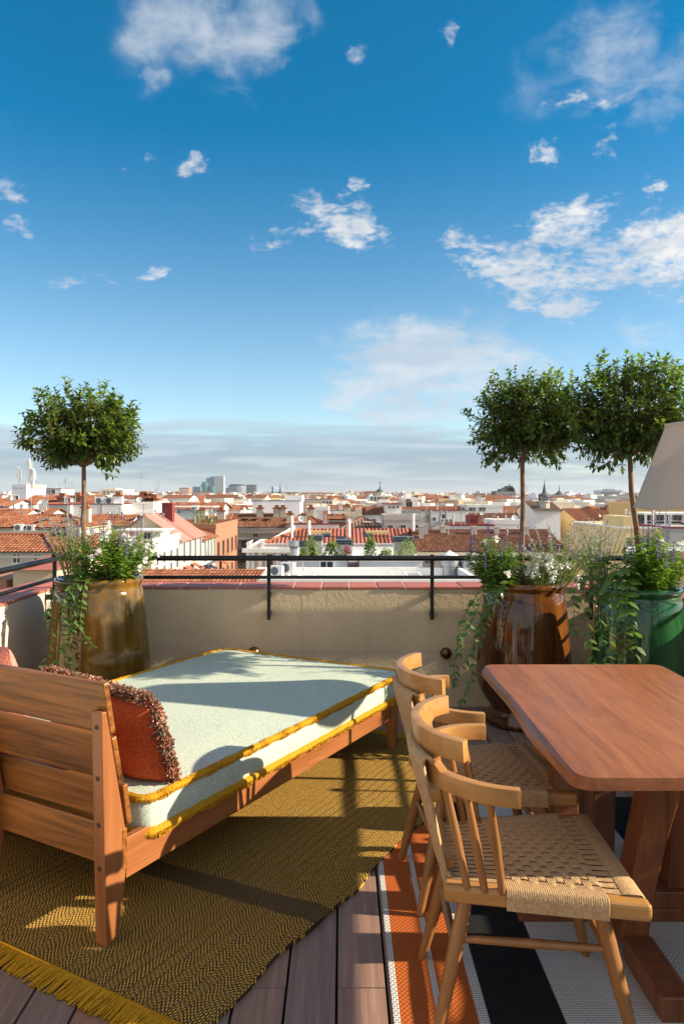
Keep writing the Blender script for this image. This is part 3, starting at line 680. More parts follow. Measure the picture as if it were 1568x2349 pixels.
MB().box(.905, 1.0, 2.10, 2.398, .005, .078).build('foot', M['table_leg'], tbl, bevel=.005)
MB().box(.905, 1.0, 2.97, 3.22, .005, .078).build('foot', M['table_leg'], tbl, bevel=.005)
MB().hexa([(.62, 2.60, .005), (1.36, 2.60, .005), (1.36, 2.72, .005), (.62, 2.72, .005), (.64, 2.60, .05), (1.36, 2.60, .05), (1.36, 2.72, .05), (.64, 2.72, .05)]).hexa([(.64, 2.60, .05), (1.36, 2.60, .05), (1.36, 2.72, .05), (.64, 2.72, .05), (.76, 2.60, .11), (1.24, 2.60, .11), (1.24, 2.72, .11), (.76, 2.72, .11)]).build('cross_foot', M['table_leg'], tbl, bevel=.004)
st = thing('log_stool', 'round topped wooden log stool under the far end of the table', 'stool', (.985, 3.36, 0))
MB().lathe([(.001, .003), (.13, .003), (.142, .05), (.132, .2), (.125, .30), (.13, .40), (.124, .445), (.105, .458), (.001, .46)], 28, wob=.02).build('trunk', M['oak_z'], st, smooth=True, angle=60)

# ------------------------------------------------------------------ chairs (x forward)
def ribbon(path, side, w, ridges=4, amp=.0016):
    """flat band of cords along path; side = unit vectors across"""
    b = MB(); m = ridges * 4; vs, fs = [], []
    for i, (p, s_, nrm, ww) in enumerate(path):
        for k in range(m + 1):
            u = k / m; vs.append(p + s_ * (u - .5) * ww + nrm * amp * abs(math.sin(math.pi * u * ridges)))
    for i in range(len(path) - 1):
        for k in range(m):
            q_ = i * (m + 1) + k; fs.append((q_, q_ + 1, q_ + m + 2, q_ + m + 1))
    b.add(vs, fs); return b
def make_chair():
    c = thing('woven_chair', 'x', 'chair')
    SZ = .445
    def hw(x): return .197 + (x + .255) / .51 * .083       # half width of the seat
    seat = MB()
    for sg in (1, -1):
        p = [(-.262, sg * (hw(-.262) - .05)), (.262, sg * (hw(.262) - .05)), (.262, sg * hw(.262)), (-.262, sg * hw(-.262))]
        if sg < 0: p = [p[3], p[2], p[1], p[0]]
        MB().hexa([(x, y, SZ - .048) for x, y in p] + [(x, y, SZ) for x, y in p]).build('side_rail', M['oak'], c, bevel=.012, seg=3)
    for x in (-.238, .235):
        MB().tube([(x, -hw(x) + .03, SZ - .02), (x, hw(x) - .03, SZ - .02)], .017, 10).build('cross_rail', M['oak'], c, smooth=True)
    NL, NC = 11, 15; xa, xb = -.10, .155
    up = Vector((0, 0, 1)); core = MB()
    for j in range(NL):
        x = xa + (xb - xa) * (j + .5) / NL; w = (xb - xa) / NL * 1.0; h = hw(x) + .002; path = []
        sx_ = Vector((1, 0, 0))
        path.append((Vector((x, -h - .001, SZ - .047)), sx_, Vector((0, -1, 0)), w)); path.append((Vector((x, -h - .0015, SZ - .01)), sx_, Vector((0, -1, 0)), w)); path.append((Vector((x, -h + .006, SZ + .0025)), sx_, Vector((0, -.7, .7)), w))
        N = NC * 4
        for k in range(N + 1):
            y = -h + .03 + (2 * h - .06) * k / N; t = (k / N) * NC
            z = SZ + .0032 + .0027 * math.cos(math.pi * (t - .5 + (j % 2))) * (1 if 1.0 < t < NC - 1.0 else 0)
            path.append((Vector((x, y, z)), sx_, up, w))
        path += [(Vector((x, h - .006, SZ + .0025)), sx_, Vector((0, .7, .7)), w), (Vector((x, h + .0015, SZ - .01)), sx_, Vector((0, 1, 0)), w), (Vector((x, h + .001, SZ - .047)), sx_, Vector((0, 1, 0)), w)]
        ribbon(path, None, w).build('cord_band', M['cord'], c, smooth=True, angle=180)
    for sg in (1, -1):                          # cords lie side by side where they wrap the rails
        N2 = (xb - xa) / 2; mid = (xa + xb) / 2; nr = 44; path = []; sl = .083 / .51 * sg
        for dy, dz, nn in ((.0022, -.049, (0, sg, 0)), (.003, -.012, (0, sg, .1)), (-.003, .0038, (0, .7 * sg, .7)), (-.018, .0056, (0, 0, 1)), (-.042, .0056, (0, 0, 1)), (-.05, .0030, (0, 0, 1))):
            path.append((Vector((mid, sg * (hw(mid) + .002 + dy), SZ + dz)), Vector((1, sl, 0)), Vector(nn), xb - xa + .002))
        ribbon(path, None, 0, nr, .0013).build('cord_wrap', M['cord'], c, smooth=True, angle=180)
    path = []
    for x_, dz, nn in ((.2, .0030, (0, 0, 1)), (.212, .0062, (0, 0, 1)), (.245, .006, (.3, 0, 1)), (.2565, -.004, (.7, 0, .7)), (.2605, -.022, (1, 0, 0)), (.252, -.045, (.7, 0, -.7))):
        path.append((Vector((x_, 0, SZ + dz)), Vector((0, -1, 0)), Vector(nn), 2 * (hw(x_) - .034)))
    ribbon(path, None, 0, 70, .0013).build('cord_wrap', M['cord'], c, smooth=True, angle=180)
    for i in range(NC):
        t = (i + .5) / NC * 2 - 1; path = []
        def yy_(x): return t * (hw(x) - .035)
        sp = lambda x: 2 * (hw(x) - .035) / NC * (.74 if x < xb + .02 else .74 + .26 * min(1, (x - xb - .02) / .05))
        sy_ = Vector((0, -1, 0))
        path.append((Vector((-.2565, yy_(-.25), SZ - .03)), sy_, Vector((-1, 0, 0)), sp(-.25))); path.append((Vector((-.252, yy_(-.25), SZ - .004)), sy_, Vector((-.7, 0, .7)), sp(-.25)))
        N = NL * 4 + 10
        for k in range(N + 1):
            x = -.24 + .478 * k / N; z = SZ + .0012
            if xa < x < xb:
                tt = (x - xa) / (xb - xa) * NL; z = SZ + .0032 - .0027 * math.cos(math.pi * (tt - .5 + (i % 2)))
            path.append((Vector((x, yy_(x), z)), sy_, up, sp(x)))
        path += [(Vector((.252, yy_(.25), SZ - .003)), sy_, Vector((.7, 0, .7)), sp(.25)), (Vector((.2575, yy_(.25), SZ - .02)), sy_, Vector((1, 0, 0)), sp(.25)), (Vector((.25, yy_(.25), SZ - .042)), sy_, Vector((.7, 0, -.7)), sp(.25))]
        ribbon(path, None, .02).build('cord_band', M['cord'], c, smooth=True, angle=180)
    # crest: a bent board cut so that a short upper lobe stands over two long arms
    def cp_(phi, z, off=0):
        lean_ = (z - .70) * .10
        return Vector((-.075 - (.235 + off + lean_) * math.cos(phi), (.27 + off) * math.sin(phi), z))
    P = [R(x) for x in range(-90, 91, 3)]; zs = [.699, .72, .746, .760, .774, .788, .815, .845]
    bm = bmesh.new(); grid = {}
    def vert(i, k):
        if (i, k) not in grid:
            ph = P[i]; z = zs[k]; ad = abs(math.degrees(ph))
            if k in (3, 4) and 30 <= ad <= 40:            # round the throat of the notch
                ph = math.copysign(R(ad - (5.5 if ad > 33 else 3)), ph)
            if k in (5,) and ad > 36: z += .0015
            z -= .010 * (ad / 90) ** 2 if k <= 2 else 0
            grid[(i, k)] = bm.verts.new(cp_(ph, z))
        return grid[(i, k)]
    for i in range(len(P) - 1):
        mid = abs(math.degrees((P[i] + P[i + 1]) / 2))
        for k in range(len(zs) - 1):
            lim = 90 if k < 2 else (39 if k < 5 else 57)
            if mid < lim: bm.faces.new((vert(i, k), vert(i + 1, k), vert(i + 1, k + 1), vert(i, k + 1)))
    me = bpy.data.meshes.new('crest_rail'); bm.normal_update(); bm.to_mesh(me); bm.free(); me.materials.append(M['oak'])
    me.polygons.foreach_set('use_smooth', [True] * len(me.polygons))
    o = obj('crest_rail', me, c); sm = o.modifiers.new('solid', 'SOLIDIFY'); sm.thickness = .026; sm.offset = 0
    bv = o.modifiers.new('bevel', 'BEVEL'); bv.width = .006; bv.segments = 3; bv.limit_method = 'ANGLE'; bv.angle_limit = R(50)
    # cord wrapped back panel and its lower bar
    b = MB(); prof = [(-.238, .43), (-.272, .46), (-.306, .60), (-.334, .70), (-.345, .745), (-.348, .765), (-.342, .782), (-.328, .788), (-.312, .77)]
    path = [(Vector((x, 0, z)), Vector((0, 1, 0)), Vector((-1, 0, .2)), .32 + .03 * (z - .43) / .33) for x, z in prof]
    m = 30 * 4; vs, fs = [], []
    for p, s_, nrm, ww in path:
        for k in range(m + 1):
            u = k / m - .5; vs.append(p + s_ * u * ww + Vector((.045 * (2 * u) ** 2 * (.3 + (p.z - .43)), 0, 0)) + nrm * .0024 * abs(math.sin(math.pi * k / 4)))
    for i in range(len(path) - 1):
        for k in range(m):
            q_ = i * (m + 1) + k; fs.append((q_, q_ + 1, q_ + m + 2, q_ + m + 1))
    b.add(vs, fs); o = b.build('cord_back', M['cord'], c, smooth=True, angle=180); sm = o.modifiers.new('solid', 'SOLIDIFY'); sm.thickness = .011; sm.offset = 1 
    MB().tube([(-.243, -.13, .472), (-.25, 0, .472), (-.243, .13, .472)], .0145, 12).build('back_bar', M['oak'], c, smooth=True)
    for sg in (1, -1):
        for (bx, by, tx, ty) in ((-.20, .197, -.255, .168), (-.155, .206, -.205, .222), (-.11, .214, -.15, .254)):
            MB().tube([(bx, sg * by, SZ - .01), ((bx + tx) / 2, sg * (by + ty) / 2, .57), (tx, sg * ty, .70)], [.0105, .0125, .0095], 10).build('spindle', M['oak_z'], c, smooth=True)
    L = {}
    for k, (tx, ty, fx, fy) in {'fl': (.15, .19, .245, .235), 'fr': (.15, -.19, .245, -.235), 'bl': (-.195, .15, -.29, .20), 'br': (-.195, -.15, -.29, -.20)}.items():
        tp, ft = Vector((tx, ty, SZ - .045)), Vector((fx, fy, .002)); L[k] = (tp, ft)
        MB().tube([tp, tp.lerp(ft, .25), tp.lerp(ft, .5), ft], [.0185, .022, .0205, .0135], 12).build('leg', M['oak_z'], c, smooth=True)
    def on(k, z): tp, ft = L[k]; return tp.lerp(ft, (tp.z - z) / (tp.z - ft.z))
    for a, b_, z in (('fl', 'bl', .285), ('fr', 'br', .285), ('fl', 'fr', .255), ('bl', 'br', .255)):
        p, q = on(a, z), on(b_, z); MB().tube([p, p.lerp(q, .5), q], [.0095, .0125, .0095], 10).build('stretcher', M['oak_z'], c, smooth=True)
    return c
chair = make_chair(); chair['group'] = 'woven seat chairs along the table'
chair.location = (.542, 2.185, .006); chair.rotation_euler = (0, 0, R(-1.5)); chair['label'] = 'woven cord chair nearest the camera, its seat in front of the table leg'
c2 = copy_tree(chair); c2.location = (.548, 2.865, .006); c2.rotation_euler = (0, 0, R(5)); c2['label'] = 'woven cord chair further back, between daybed foot and far table corner'
for yy_, rz_, lb in ((2.12, 183, 'woven cord chair across the table, nearer of the two on the right side'), (2.86, 176, 'woven cord chair across the table, further of the two on the right side')):
    c3 = copy_tree(chair); c3.location = (1.70, yy_, .006); c3.rotation_euler = (0, 0, R(rz_)); c3['label'] = lb

# ------------------------------------------------------------------ floor lamp
LX, LY = 1.835, 3.76
lp = thing('floor_lamp', 'floor lamp with a large beige linen shade beside the green pot', 'lamp', (LX, LY, 0))
MB().lathe([(.001, .002), (.14, .002), (.14, .018), (.03, .03), (.014, .05), (.014, 1.52), (.001, 1.53)], 24).build('stand', M['black'], lp, smooth=True, angle=40)
b = MB(); prof = []; nseg = 96; vs, fs = [], []
Z0, Z1, R0, R1 = 1.437, 1.868, .335, .178
zl = [0, .012, .02, .04, .3, .6, .9, .955, .96, 1.0]
for t in zl:
    for k in range(nseg):
        th = 2 * math.pi * k / nseg; r = R0 + (R1 - R0) * t
        r += .006 * math.sin(th * 7 + 1.3 * math.sin(th * 2)) * (1 - t) ** .7 * math.sin(math.pi * min(1, t + .3)) + (.004 if t > .957 else 0) + (.002 if t < .015 else 0)
        vs.append((r * math.cos(th), r * math.sin(th), Z0 + (Z1 - Z0) * t + (.003 * math.sin(th * 5) if t < .03 else 0)))
for i in range(len(zl) - 1):
    for k in range(nseg):
        q_ = (k + 1) % nseg; fs.append((i * nseg + k, i * nseg + q_, (i + 1) * nseg + q_, (i + 1) * nseg + k))
b.add(vs, fs); o = b.build('lamp_shade', M['linen'], lp, smooth=True, angle=50); sm = o.modifiers.new('solid', 'SOLIDIFY'); sm.thickness = .003
MB().lathe([(.012, 1.53), (.05, 1.55), (.06, 1.6), (.045, 1.65), (.01, 1.67)], 16).build('bulb', M['petal'], lp, smooth=True)
for k in range(3):
    th = 2 * math.pi * k / 3 + .3; MB().tube([(0, 0, 1.50), (math.cos(th) * .31, math.sin(th) * .31, 1.452)], .003, 6).build('shade_arm', M['black'], lp)

# ------------------------------------------------------------------ glazed pots
PROF = [(.001, .004), (.262, .004), (.270, .02), (.268, .045), (.250, .062), (.252, .075), (.236, .092), (.228, .108), (.236, .13), (.275, .175), (.305, .23), (.321, .29), (.324, .34), (.318, .45), (.308, .58), (.296, .70), (.282, .81), (.272, .862), (.266, .872), (.268, .882), (.262, .893), (.274, .912), (.277, .928), (.270, .942), (.252, .945), (.240, .93), (.238, .86), (.001, .855)]
def pot(label, x, y, sc, hs, mat, n=56, flat=1.0):
    t = thing('glazed_pot', label, 'plant pot', (x, y, .002), rnd(0, 6))
    body = [(r * sc, z * hs) for r, z in PROF[:22]]
    rim = [(r * sc, z * hs) for r, z in PROF[21:27]]
    MB().lathe(body, n, wob=.004).build('body', mat, t, smooth=True, angle=70)
    MB().lathe(rim, n, wob=.004).build('rim', mat, t, smooth=True, angle=70)
    MB().lathe([(.001, .866 * hs), (.12 * sc, .872 * hs), (.2385 * sc, .862 * hs)], 24, wob=.03).build('soil', M['soil'], t, smooth=True)
    return (x, y, .87 * hs)
PL = pot('amber and olive glazed urn with plants in the left corner', -1.567, 4.80, 1.0, 1.035, M['glaze_amber'])
PB = pot('chestnut brown glazed urn on a ringed foot behind the table', 1.205, 4.93, .96, .985, M['glaze_brown'])
PG = pot('bottle green glazed urn at the right behind the table corner', 1.765, 4.42, .885, 1.02, M['glaze_green'])

# ------------------------------------------------------------------ foliage kit
def leaf_geo(L, w, fold=.25, curl=.25, n=4):
    """pointed leaf along +x, folded on its midrib; list of verts, faces"""
    vs, fs = [], []
    for i in range(n + 1):
        t = i / n; ww = w * .5 * (math.sin(math.pi * (t ** .75)) ** .9 if 0 < t < 1 else 0.0) + (.0006 if i == 0 else 0)
        z = -curl * L * t * t
        vs += [(t * L, ww, z + fold * ww), (t * L, 0, z), (t * L, -ww, z + fold * ww)]
    for i in range(n):
        k = i * 3; fs += [(k, k + 3, k + 4, k + 1), (k + 1, k + 4, k + 5, k + 2)]
    return vs, fs
def frame(d, roll=0.0, up=Vector((0, 0, 1))):
    d = d.normalized(); s = up.cross(d)
    if s.length < .05: s = Vector((1, 0, 0)).cross(d)
    s.normalize(); u = d.cross(s)
    m = Matrix((d, s, u)).transposed()
    return m @ Matrix.Rotation(roll, 3, 'X')
def put(b, geo, p, m3, sc=1.0, mi=0):
    vs, fs = geo; b.add([p + m3 @ (Vector(v) * sc) for v in vs], fs, mi)
def leaf_obj(name, geo_mesh, parent, p, m3, sc):
    o = bpy.data.objects.new(name, geo_mesh); COL.objects.link(o); o.parent = parent
    o.matrix_local = Matrix.Translation(p) @ m3.to_4x4() @ Matrix.Scale(sc, 4); return o
def mesh_of(name, geo, mat):
    me = bpy.data.meshes.new(name); me.from_pydata([tuple(v) for v in geo[0]], [], geo[1]); me.materials.append(mat)
    me.polygons.foreach_set('use_smooth', [True] * len(me.polygons)); return me
LEAFA = leaf_geo(.052, .029, .3, .22); LEAFV = leaf_geo(.043, .025, .22, .12)
TREE_MESH = [mesh_of('leaf', leaf_geo(.056, .031, .3, c), m) for c, m in ((.2, M['leaf']), (.4, M['leaf']), (.15, M['leaf_hi']))]
VINE_MESH = [mesh_of('leaf', leaf_geo(.066, .038, .2, c), M['vine']) for c in (.05, .2, -.1)]

def standard_tree(label, x, y, z0, trunk, cz, rx, rz, seed, ntw=860, shoots=()):
    """lollipop tree: trunk, branches, twigs that end in leaf sprays"""
    rs = random.Random(seed)
    t = thing('standard_tree', label, 'tree', (x, y, z0))
    pts = [Vector(p) for p in trunk]
    MB().tube(pts, [.0195 - .006 * i / (len(pts) - 1) for i in range(len(pts))], 10).build('trunk', M['bark'], t, smooth=True)
    top = pts[-1]; C = Vector((top.x + .02, top.y, cz)); br = MB(); big = []; lv = MB()
    for i in range(ntw):
        th = rs.uniform(0, 2 * math.pi); cph = rs.uniform(-.86, 1); sph = math.sqrt(1 - cph * cph)
        lump = 1 + .15 * math.sin(3 * th + seed) * sph + .11 * math.sin(5 * th + 2 * cph * 3 + seed)
        rr = rs.uniform(.35, 1.0) ** .55 * lump
        tip = C + Vector((math.cos(th) * sph * rx * rr, math.sin(th) * sph * rx * rr, cph * rz * rr))
        ax = (tip - (top + Vector((0, 0, .02)))); d = (ax.normalized() + Vector((0, 0, .35 if cph > -.2 else -.25)) + Vector((rs.uniform(-.35, .35), rs.uniform(-.35, .35), rs.uniform(-.3, .3)))).normalized()
        ln = rs.uniform(.07, .12); s0 = tip - d * ln
        if i % 5 == 0: br.tube([top, top.lerp(s0, .5) + Vector((rs.uniform(-.03, .03), rs.uniform(-.03, .03), .03)), s0], [.008, .005, .0025], 5, cap=False)
        br.tube([s0, tip], [.0022, .0012], 4, cap=False)
        nl = rs.randint(7, 11)
        for k in range(nl):
            f = k / (nl - 1); p = s0.lerp(tip, f); a = k * 2.4 + rs.uniform(-.4, .4)
            m = frame(d); out = m @ Vector((.35 + .5 * f, math.cos(a), math.sin(a))) + Vector((0, 0, -.25 if cph < .3 else .05))
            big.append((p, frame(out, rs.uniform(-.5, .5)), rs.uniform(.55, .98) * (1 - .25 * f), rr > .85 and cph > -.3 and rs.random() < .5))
    for (sx_, sz_, hh) in shoots:               # upright shoots standing out of the crown
        for q in range(3):
            s0 = C + Vector((sx_ + rs.uniform(-.03, .03), rs.uniform(-.08, .08), sz_)); tip = s0 + Vector((rs.uniform(-.02, .05), 0, hh * rs.uniform(.7, 1)))
            br.tube([s0, tip], [.003, .0012], 4, cap=False)
            for k in range(10):
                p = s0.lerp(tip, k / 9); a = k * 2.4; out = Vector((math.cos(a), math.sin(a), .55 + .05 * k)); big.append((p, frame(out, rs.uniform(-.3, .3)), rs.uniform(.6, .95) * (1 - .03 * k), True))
    bo = br.build('branches', M['bark'], t); bo['kind'] = 'stuff'
    big.sort(key=lambda q: q[0].y)             # the camera side shows largest
    front = [q for q in big]; rs.shuffle(front)
    front = sorted(front[:900], key=lambda q: q[0].y)[:300]; ids = set(id(q) for q in front)
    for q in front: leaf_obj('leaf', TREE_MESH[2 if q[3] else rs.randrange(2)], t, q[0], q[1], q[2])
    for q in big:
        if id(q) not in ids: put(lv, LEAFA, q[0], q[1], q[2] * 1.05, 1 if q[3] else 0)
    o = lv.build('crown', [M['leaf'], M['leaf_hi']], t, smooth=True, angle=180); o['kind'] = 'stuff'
    return t
standard_tree('ball crowned potted tree standing alone at the left', PL[0] - .12, PL[1] + .05, PL[2] - .03, [(0, 0, 0), (.012, 0, .2), (-.005, 0, .45), (.002, 0, .56), (.0, 0, .82)], 1.05, .385, .30, 3, shoots=((-.12, .22, .15), (.1, .22, .12), (.2, .1, .15)))
standard_tree('ball crowned potted tree rising from the brown urn', PB[0] + .0, PB[1] + .03, PB[2] - .03, [(0, 0, 0), (-.005, 0, .3), (.004, 0, .6), (.0, 0, .88), (.02, 0, 1.0)], 1.17, .38, .355, 11, shoots=((.18, .22, .16), (.24, .2, .16), (.1, .22, .1)))
standard_tree('ball crowned potted tree behind the lamp shade at the right', PG[0] + .03, PG[1] + .03, PG[2] - .03, [(0, 0, 0), (-.01, 0, .25), (-.03, 0, .45), (-.06, 0, .66), (-.07, 0, .88)], 1.13, .41, .37, 23, shoots=((.05, .24, .17), (-.2, .18, .1), (.22, .2, .15)))

def bush(name, label, cx, cy, z, nst, h, spread, Lf, wf, mats, spikes=0, flowers=0, lean_=(0, 0), seed=1, leaves=16, droop=.25):
    rs = random.Random(seed); t = thing(name, label, 'plant', (cx, cy, z))
    st_, lf = MB(), MB(); g = leaf_geo(Lf, wf, .25, droop, 3); sp, fl = [], []
    for i in range(nst):
        a = rs.uniform(0, 6.283); r = rs.random() ** .6; hh = h * rs.uniform(.65, 1.05) * (1 - .35 * r * r)
        p0 = Vector((math.cos(a) * r * .06, math.sin(a) * r * .06, -.01)); top = Vector((math.cos(a) * r * spread + lean_[0], math.sin(a) * r * spread + lean_[1], hh))
        mid = p0.lerp(top, .5) + Vector((0, 0, hh * .12)); st_.tube([p0, mid, top], [.0024, .0018, .001], 4, cap=False)
        for k in range(leaves):
            f = .18 + .82 * k / (leaves - 1); p = p0.lerp(mid, f * 2) if f < .5 else mid.lerp(top, f * 2 - 1); aa = k * 2.4 + i
            put(lf, g, p, frame(Vector((math.cos(aa), math.sin(aa), rs.uniform(-.1, .75))), rs.uniform(-.5, .5)), rs.uniform(.6, 1.2) * (1.1 - .4 * f), 0 if rs.random() < .7 else 1)
        (sp if i < spikes else fl).append(top)
    o = st_.build('stems', M['stem'], t); o['kind'] = 'stuff'
    o = lf.build('leaves', mats, t, smooth=True, angle=180); o['kind'] = 'stuff'
    g2 = leaf_geo(.019, .012, .3, .3, 2)
    for p in sp[:spikes]:
        b = MB(); hh = rs.uniform(.09, .16); b.tube([p, p + Vector((0, 0, hh))], [.0016, .001], 4, 0)
        for k in range(34):
            q = p + Vector((0, 0, hh * (.15 + .85 * k / 33))); aa = k * 2.4; put(b, g2, q, frame(Vector((math.cos(aa), math.sin(aa), .7)), 0), rs.uniform(.7, 1.1) * (1.15 - .5 * k / 33), 1)
        b.build('flower_spike', [M['stem'], M['purple']], t)
    g3 = leaf_geo(.026, .027, .2, .3, 3)
    for i in range(flowers):
        p = rs.choice(fl or sp) + Vector((rs.uniform(-.03, .03), rs.uniform(-.05, .02), rs.uniform(-.06, .04))); b = MB(); tilt = frame(Vector((rs.uniform(-.6, .6), -1, rs.uniform(.2, 1))))
        for k in range(5):
            a = k * 1.2566; put(b, g3, p, tilt @ frame(Vector((.35, math.cos(a), math.sin(a)))), rs.uniform(.8, 1.3))
        b.build('flower', M['petal'], t)
    return t
def wisps(label, cx, cy, z, nst, h, spread, seed, lean_=(0, 0), flowers=True, name='wispy_plant'):
    """thin upright grey-green stems with tiny leaves and specks of flower"""
    rs = random.Random(seed); t = thing(name, label, 'plant', (cx, cy, z)); b, lf, fw = MB(), MB(), MB()
    g = leaf_geo(.022, .007, .2, .2, 2); g2 = leaf_geo(.016, .011, .3, .2, 2)
    for i in range(nst):
        a = rs.uniform(0, 6.283); r = rs.random() ** .5; hh = h * rs.uniform(.5, 1.0); p0 = Vector((math.cos(a) * .05 * r, math.sin(a) * .05 * r, 0))
        top = Vector((math.cos(a) * spread * r + lean_[0] * hh, math.sin(a) * spread * r + lean_[1] * hh, hh)); mid = p0.lerp(top, .45) + Vector((-math.cos(a) * .02, -math.sin(a) * .02, .04))
        b.tube([p0, mid, top], [.0027, .002, .0011], 4, cap=False)
        for k in range(30):
            f = .1 + .9 * k / 29; p = p0.lerp(mid, f / .45) if f < .45 else mid.lerp(top, (f - .45) / .55); aa = k * 2.4
            if f < .72 or not flowers:
                put(lf, g, p, frame(Vector((math.cos(aa), math.sin(aa), .8))), rs.uniform(.7, 1.6))
                if k % 6 == 3:
                    q = p + Vector((math.cos(aa), math.sin(aa), .9)) * .05; b.tube([p, q], [.0009, .0006], 3, cap=False)
                    for j in range(4): put(lf, g, p.lerp(q, .4 + .2 * j), frame(Vector((math.cos(aa + j), math.sin(aa + j), .8))), .8)
            else:
                for j in range(2): put(fw, g2, p + Vector((rs.uniform(-.008, .008),) * 2 + (0,)), frame(Vector((math.cos(aa + j * 3), math.sin(aa + j * 3), .5))), rs.uniform(.6, 1.3), 0 if rs.random() < .6 else 1)
    for bb, nm, mt in ((b, 'stems', M['sage']), (lf, 'leaves', M['sage']), (fw, 'blossom', [M['purple'], M['petal']])):
        if bb.v: o = bb.build(nm, mt, t); o['kind'] = 'stuff'
    return t
def vine(label, P, strands, seed, dens=.032, sc=1.0):
    """strands: lists of points hanging from the pot; every leaf is a part"""
    rs = random.Random(seed); t = thing('trailing_vine', label, 'vine', P); b = MB(); cnt = 0
    for pts in strands:
        pts = [Vector(p) for p in pts]; path = []
        for i in range(len(pts) - 1):
            a0, a1, a2, a3 = pts[max(i - 1, 0)], pts[i], pts[i + 1], pts[min(i + 2, len(pts) - 1)]
            for k in range(8):
                u = k / 8; path.append(.5 * ((2 * a1) + (a2 - a0) * u + (2 * a0 - 5 * a1 + 4 * a2 - a3) * u * u + (3 * a1 - a0 - 3 * a2 + a3) * u ** 3))
        path.append(pts[-1]); b.tube(path, [.0028 - .0014 * i / len(path) for i in range(len(path))], 5, cap=False)
        acc = 0; sd_ = 1
        for i in range(1, len(path)):
            seg = (path[i] - path[i - 1]).length; acc += seg
            if acc > dens * .8:
                acc = 0; d = (path[i] - path[i - 1]).normalized()
                for sgn in ((1, -1) if rs.random() < .8 else (sd_,)):
                    out = (Vector((sgn * rs.uniform(.5, 1), -rs.uniform(.2, .9), rs.uniform(-.7, .35))) + d * .5)
                    leaf_obj('leaf', rs.choice(VINE_MESH), t, path[i] + Vector((0, -.003, 0)), frame(out, rs.uniform(-.6, .6)), sc * rs.uniform(.65, 1.2) * (1 - .35 * i / len(path))); cnt += 1
                sd_ = -sd_
    o = b.build('runners', M['stem'], t); o['kind'] = 'stuff'
    return t

# left pot
x, y, z = PL
wisps('wispy grey green plant on the left side of the amber urn', x - .12, y - .08, z, 52, .52, .20, 31, (-.12, 0))
bush('leafy_shrub', 'dense leafy shrub with white flowers and purple spikes in the amber urn', x + .10, y - .07, z, 110, .42, .27, .060, .026, [M['bush'], M['bush_hi']], 22, 26, (.02, -.02), 32, 20)
vine('trailing vine hanging down the front of the amber urn', (x, y, z), [
    [(-.02, -.12, .05), (-.05, -.29, .07), (-.07, -.325, -.15), (-.13, -.345, -.36), (-.17, -.35, -.5)],
    [(.02, -.12, .05), (-.02, -.29, .08), (-.03, -.33, -.1), (-.06, -.35, -.3), (-.05, -.36, -.42), (-.02, -.36, -.55)],
    [(-.05, -.1, .05), (-.15, -.25, .05), (-.2, -.31, -.08), (-.17, -.34, -.22), (-.20, -.34, -.38), (-.22, -.35, -.50)],
    [(.05, -.12, .05), (.02, -.28, .1), (.0, -.32, -.05), (.0, -.34, -.2), (.08, -.36, -.3)],
    [(.0, -.12, .08), (-.04, -.24, .14), (-.06, -.31, .05), (-.11, -.33, -.05), (-.1, -.34, -.2)]], 33)
# brown pot
x, y, z = PB
bush('leafy_shrub', 'leafy green shrub with purple spikes on the left of the brown urn', x - .17, y - .08, z, 90, .37, .21, .052, .028, [M['bush'], M['bush']], 14, 9, (-.03, -.02), 41, 18)
bush('flowering_shrub', 'fine leaved shrub with white flowers on the right of the brown urn', x + .10, y - .10, z, 70, .25, .2, .026, .008, [M['bush'], M['sage']], 0, 40, (.03, -.02), 42, 22)
wisps('wispy stems with pale flower specks between the brown and green urns', x + .20, y - .02, z, 58, .50, .34, 43, (.18, 0))
vine('dark trailing vine hanging to the left of the brown urn', (x, y, z), [
    [(-.15, -.1, .05), (-.28, -.22, .08), (-.36, -.28, -.08), (-.44, -.27, -.25), (-.50, -.26, -.42), (-.48, -.26, -.56)],
    [(-.15, -.12, .05), (-.26, -.26, .05), (-.33, -.3, -.12), (-.38, -.3, -.3), (-.40, -.3, -.5), (-.46, -.3, -.66), (-.47, -.3, -.76)],
    [(-.18, -.08, .03), (-.30, -.18, .05), (-.42, -.22, -.1), (-.46, -.24, -.22), (-.47, -.24, -.36)],
    [(-.12, -.15, .08), (-.22, -.3, .08), (-.28, -.32, -.05), (-.34, -.31, -.2), (-.42, -.3, -.36), (-.52, -.29, -.49)],
    [(-.1, -.14, .08), (-.18, -.28, .1), (-.24, -.33, .02), (-.30, -.31, -.1), (-.36, -.3, -.16)]], 44, .034)
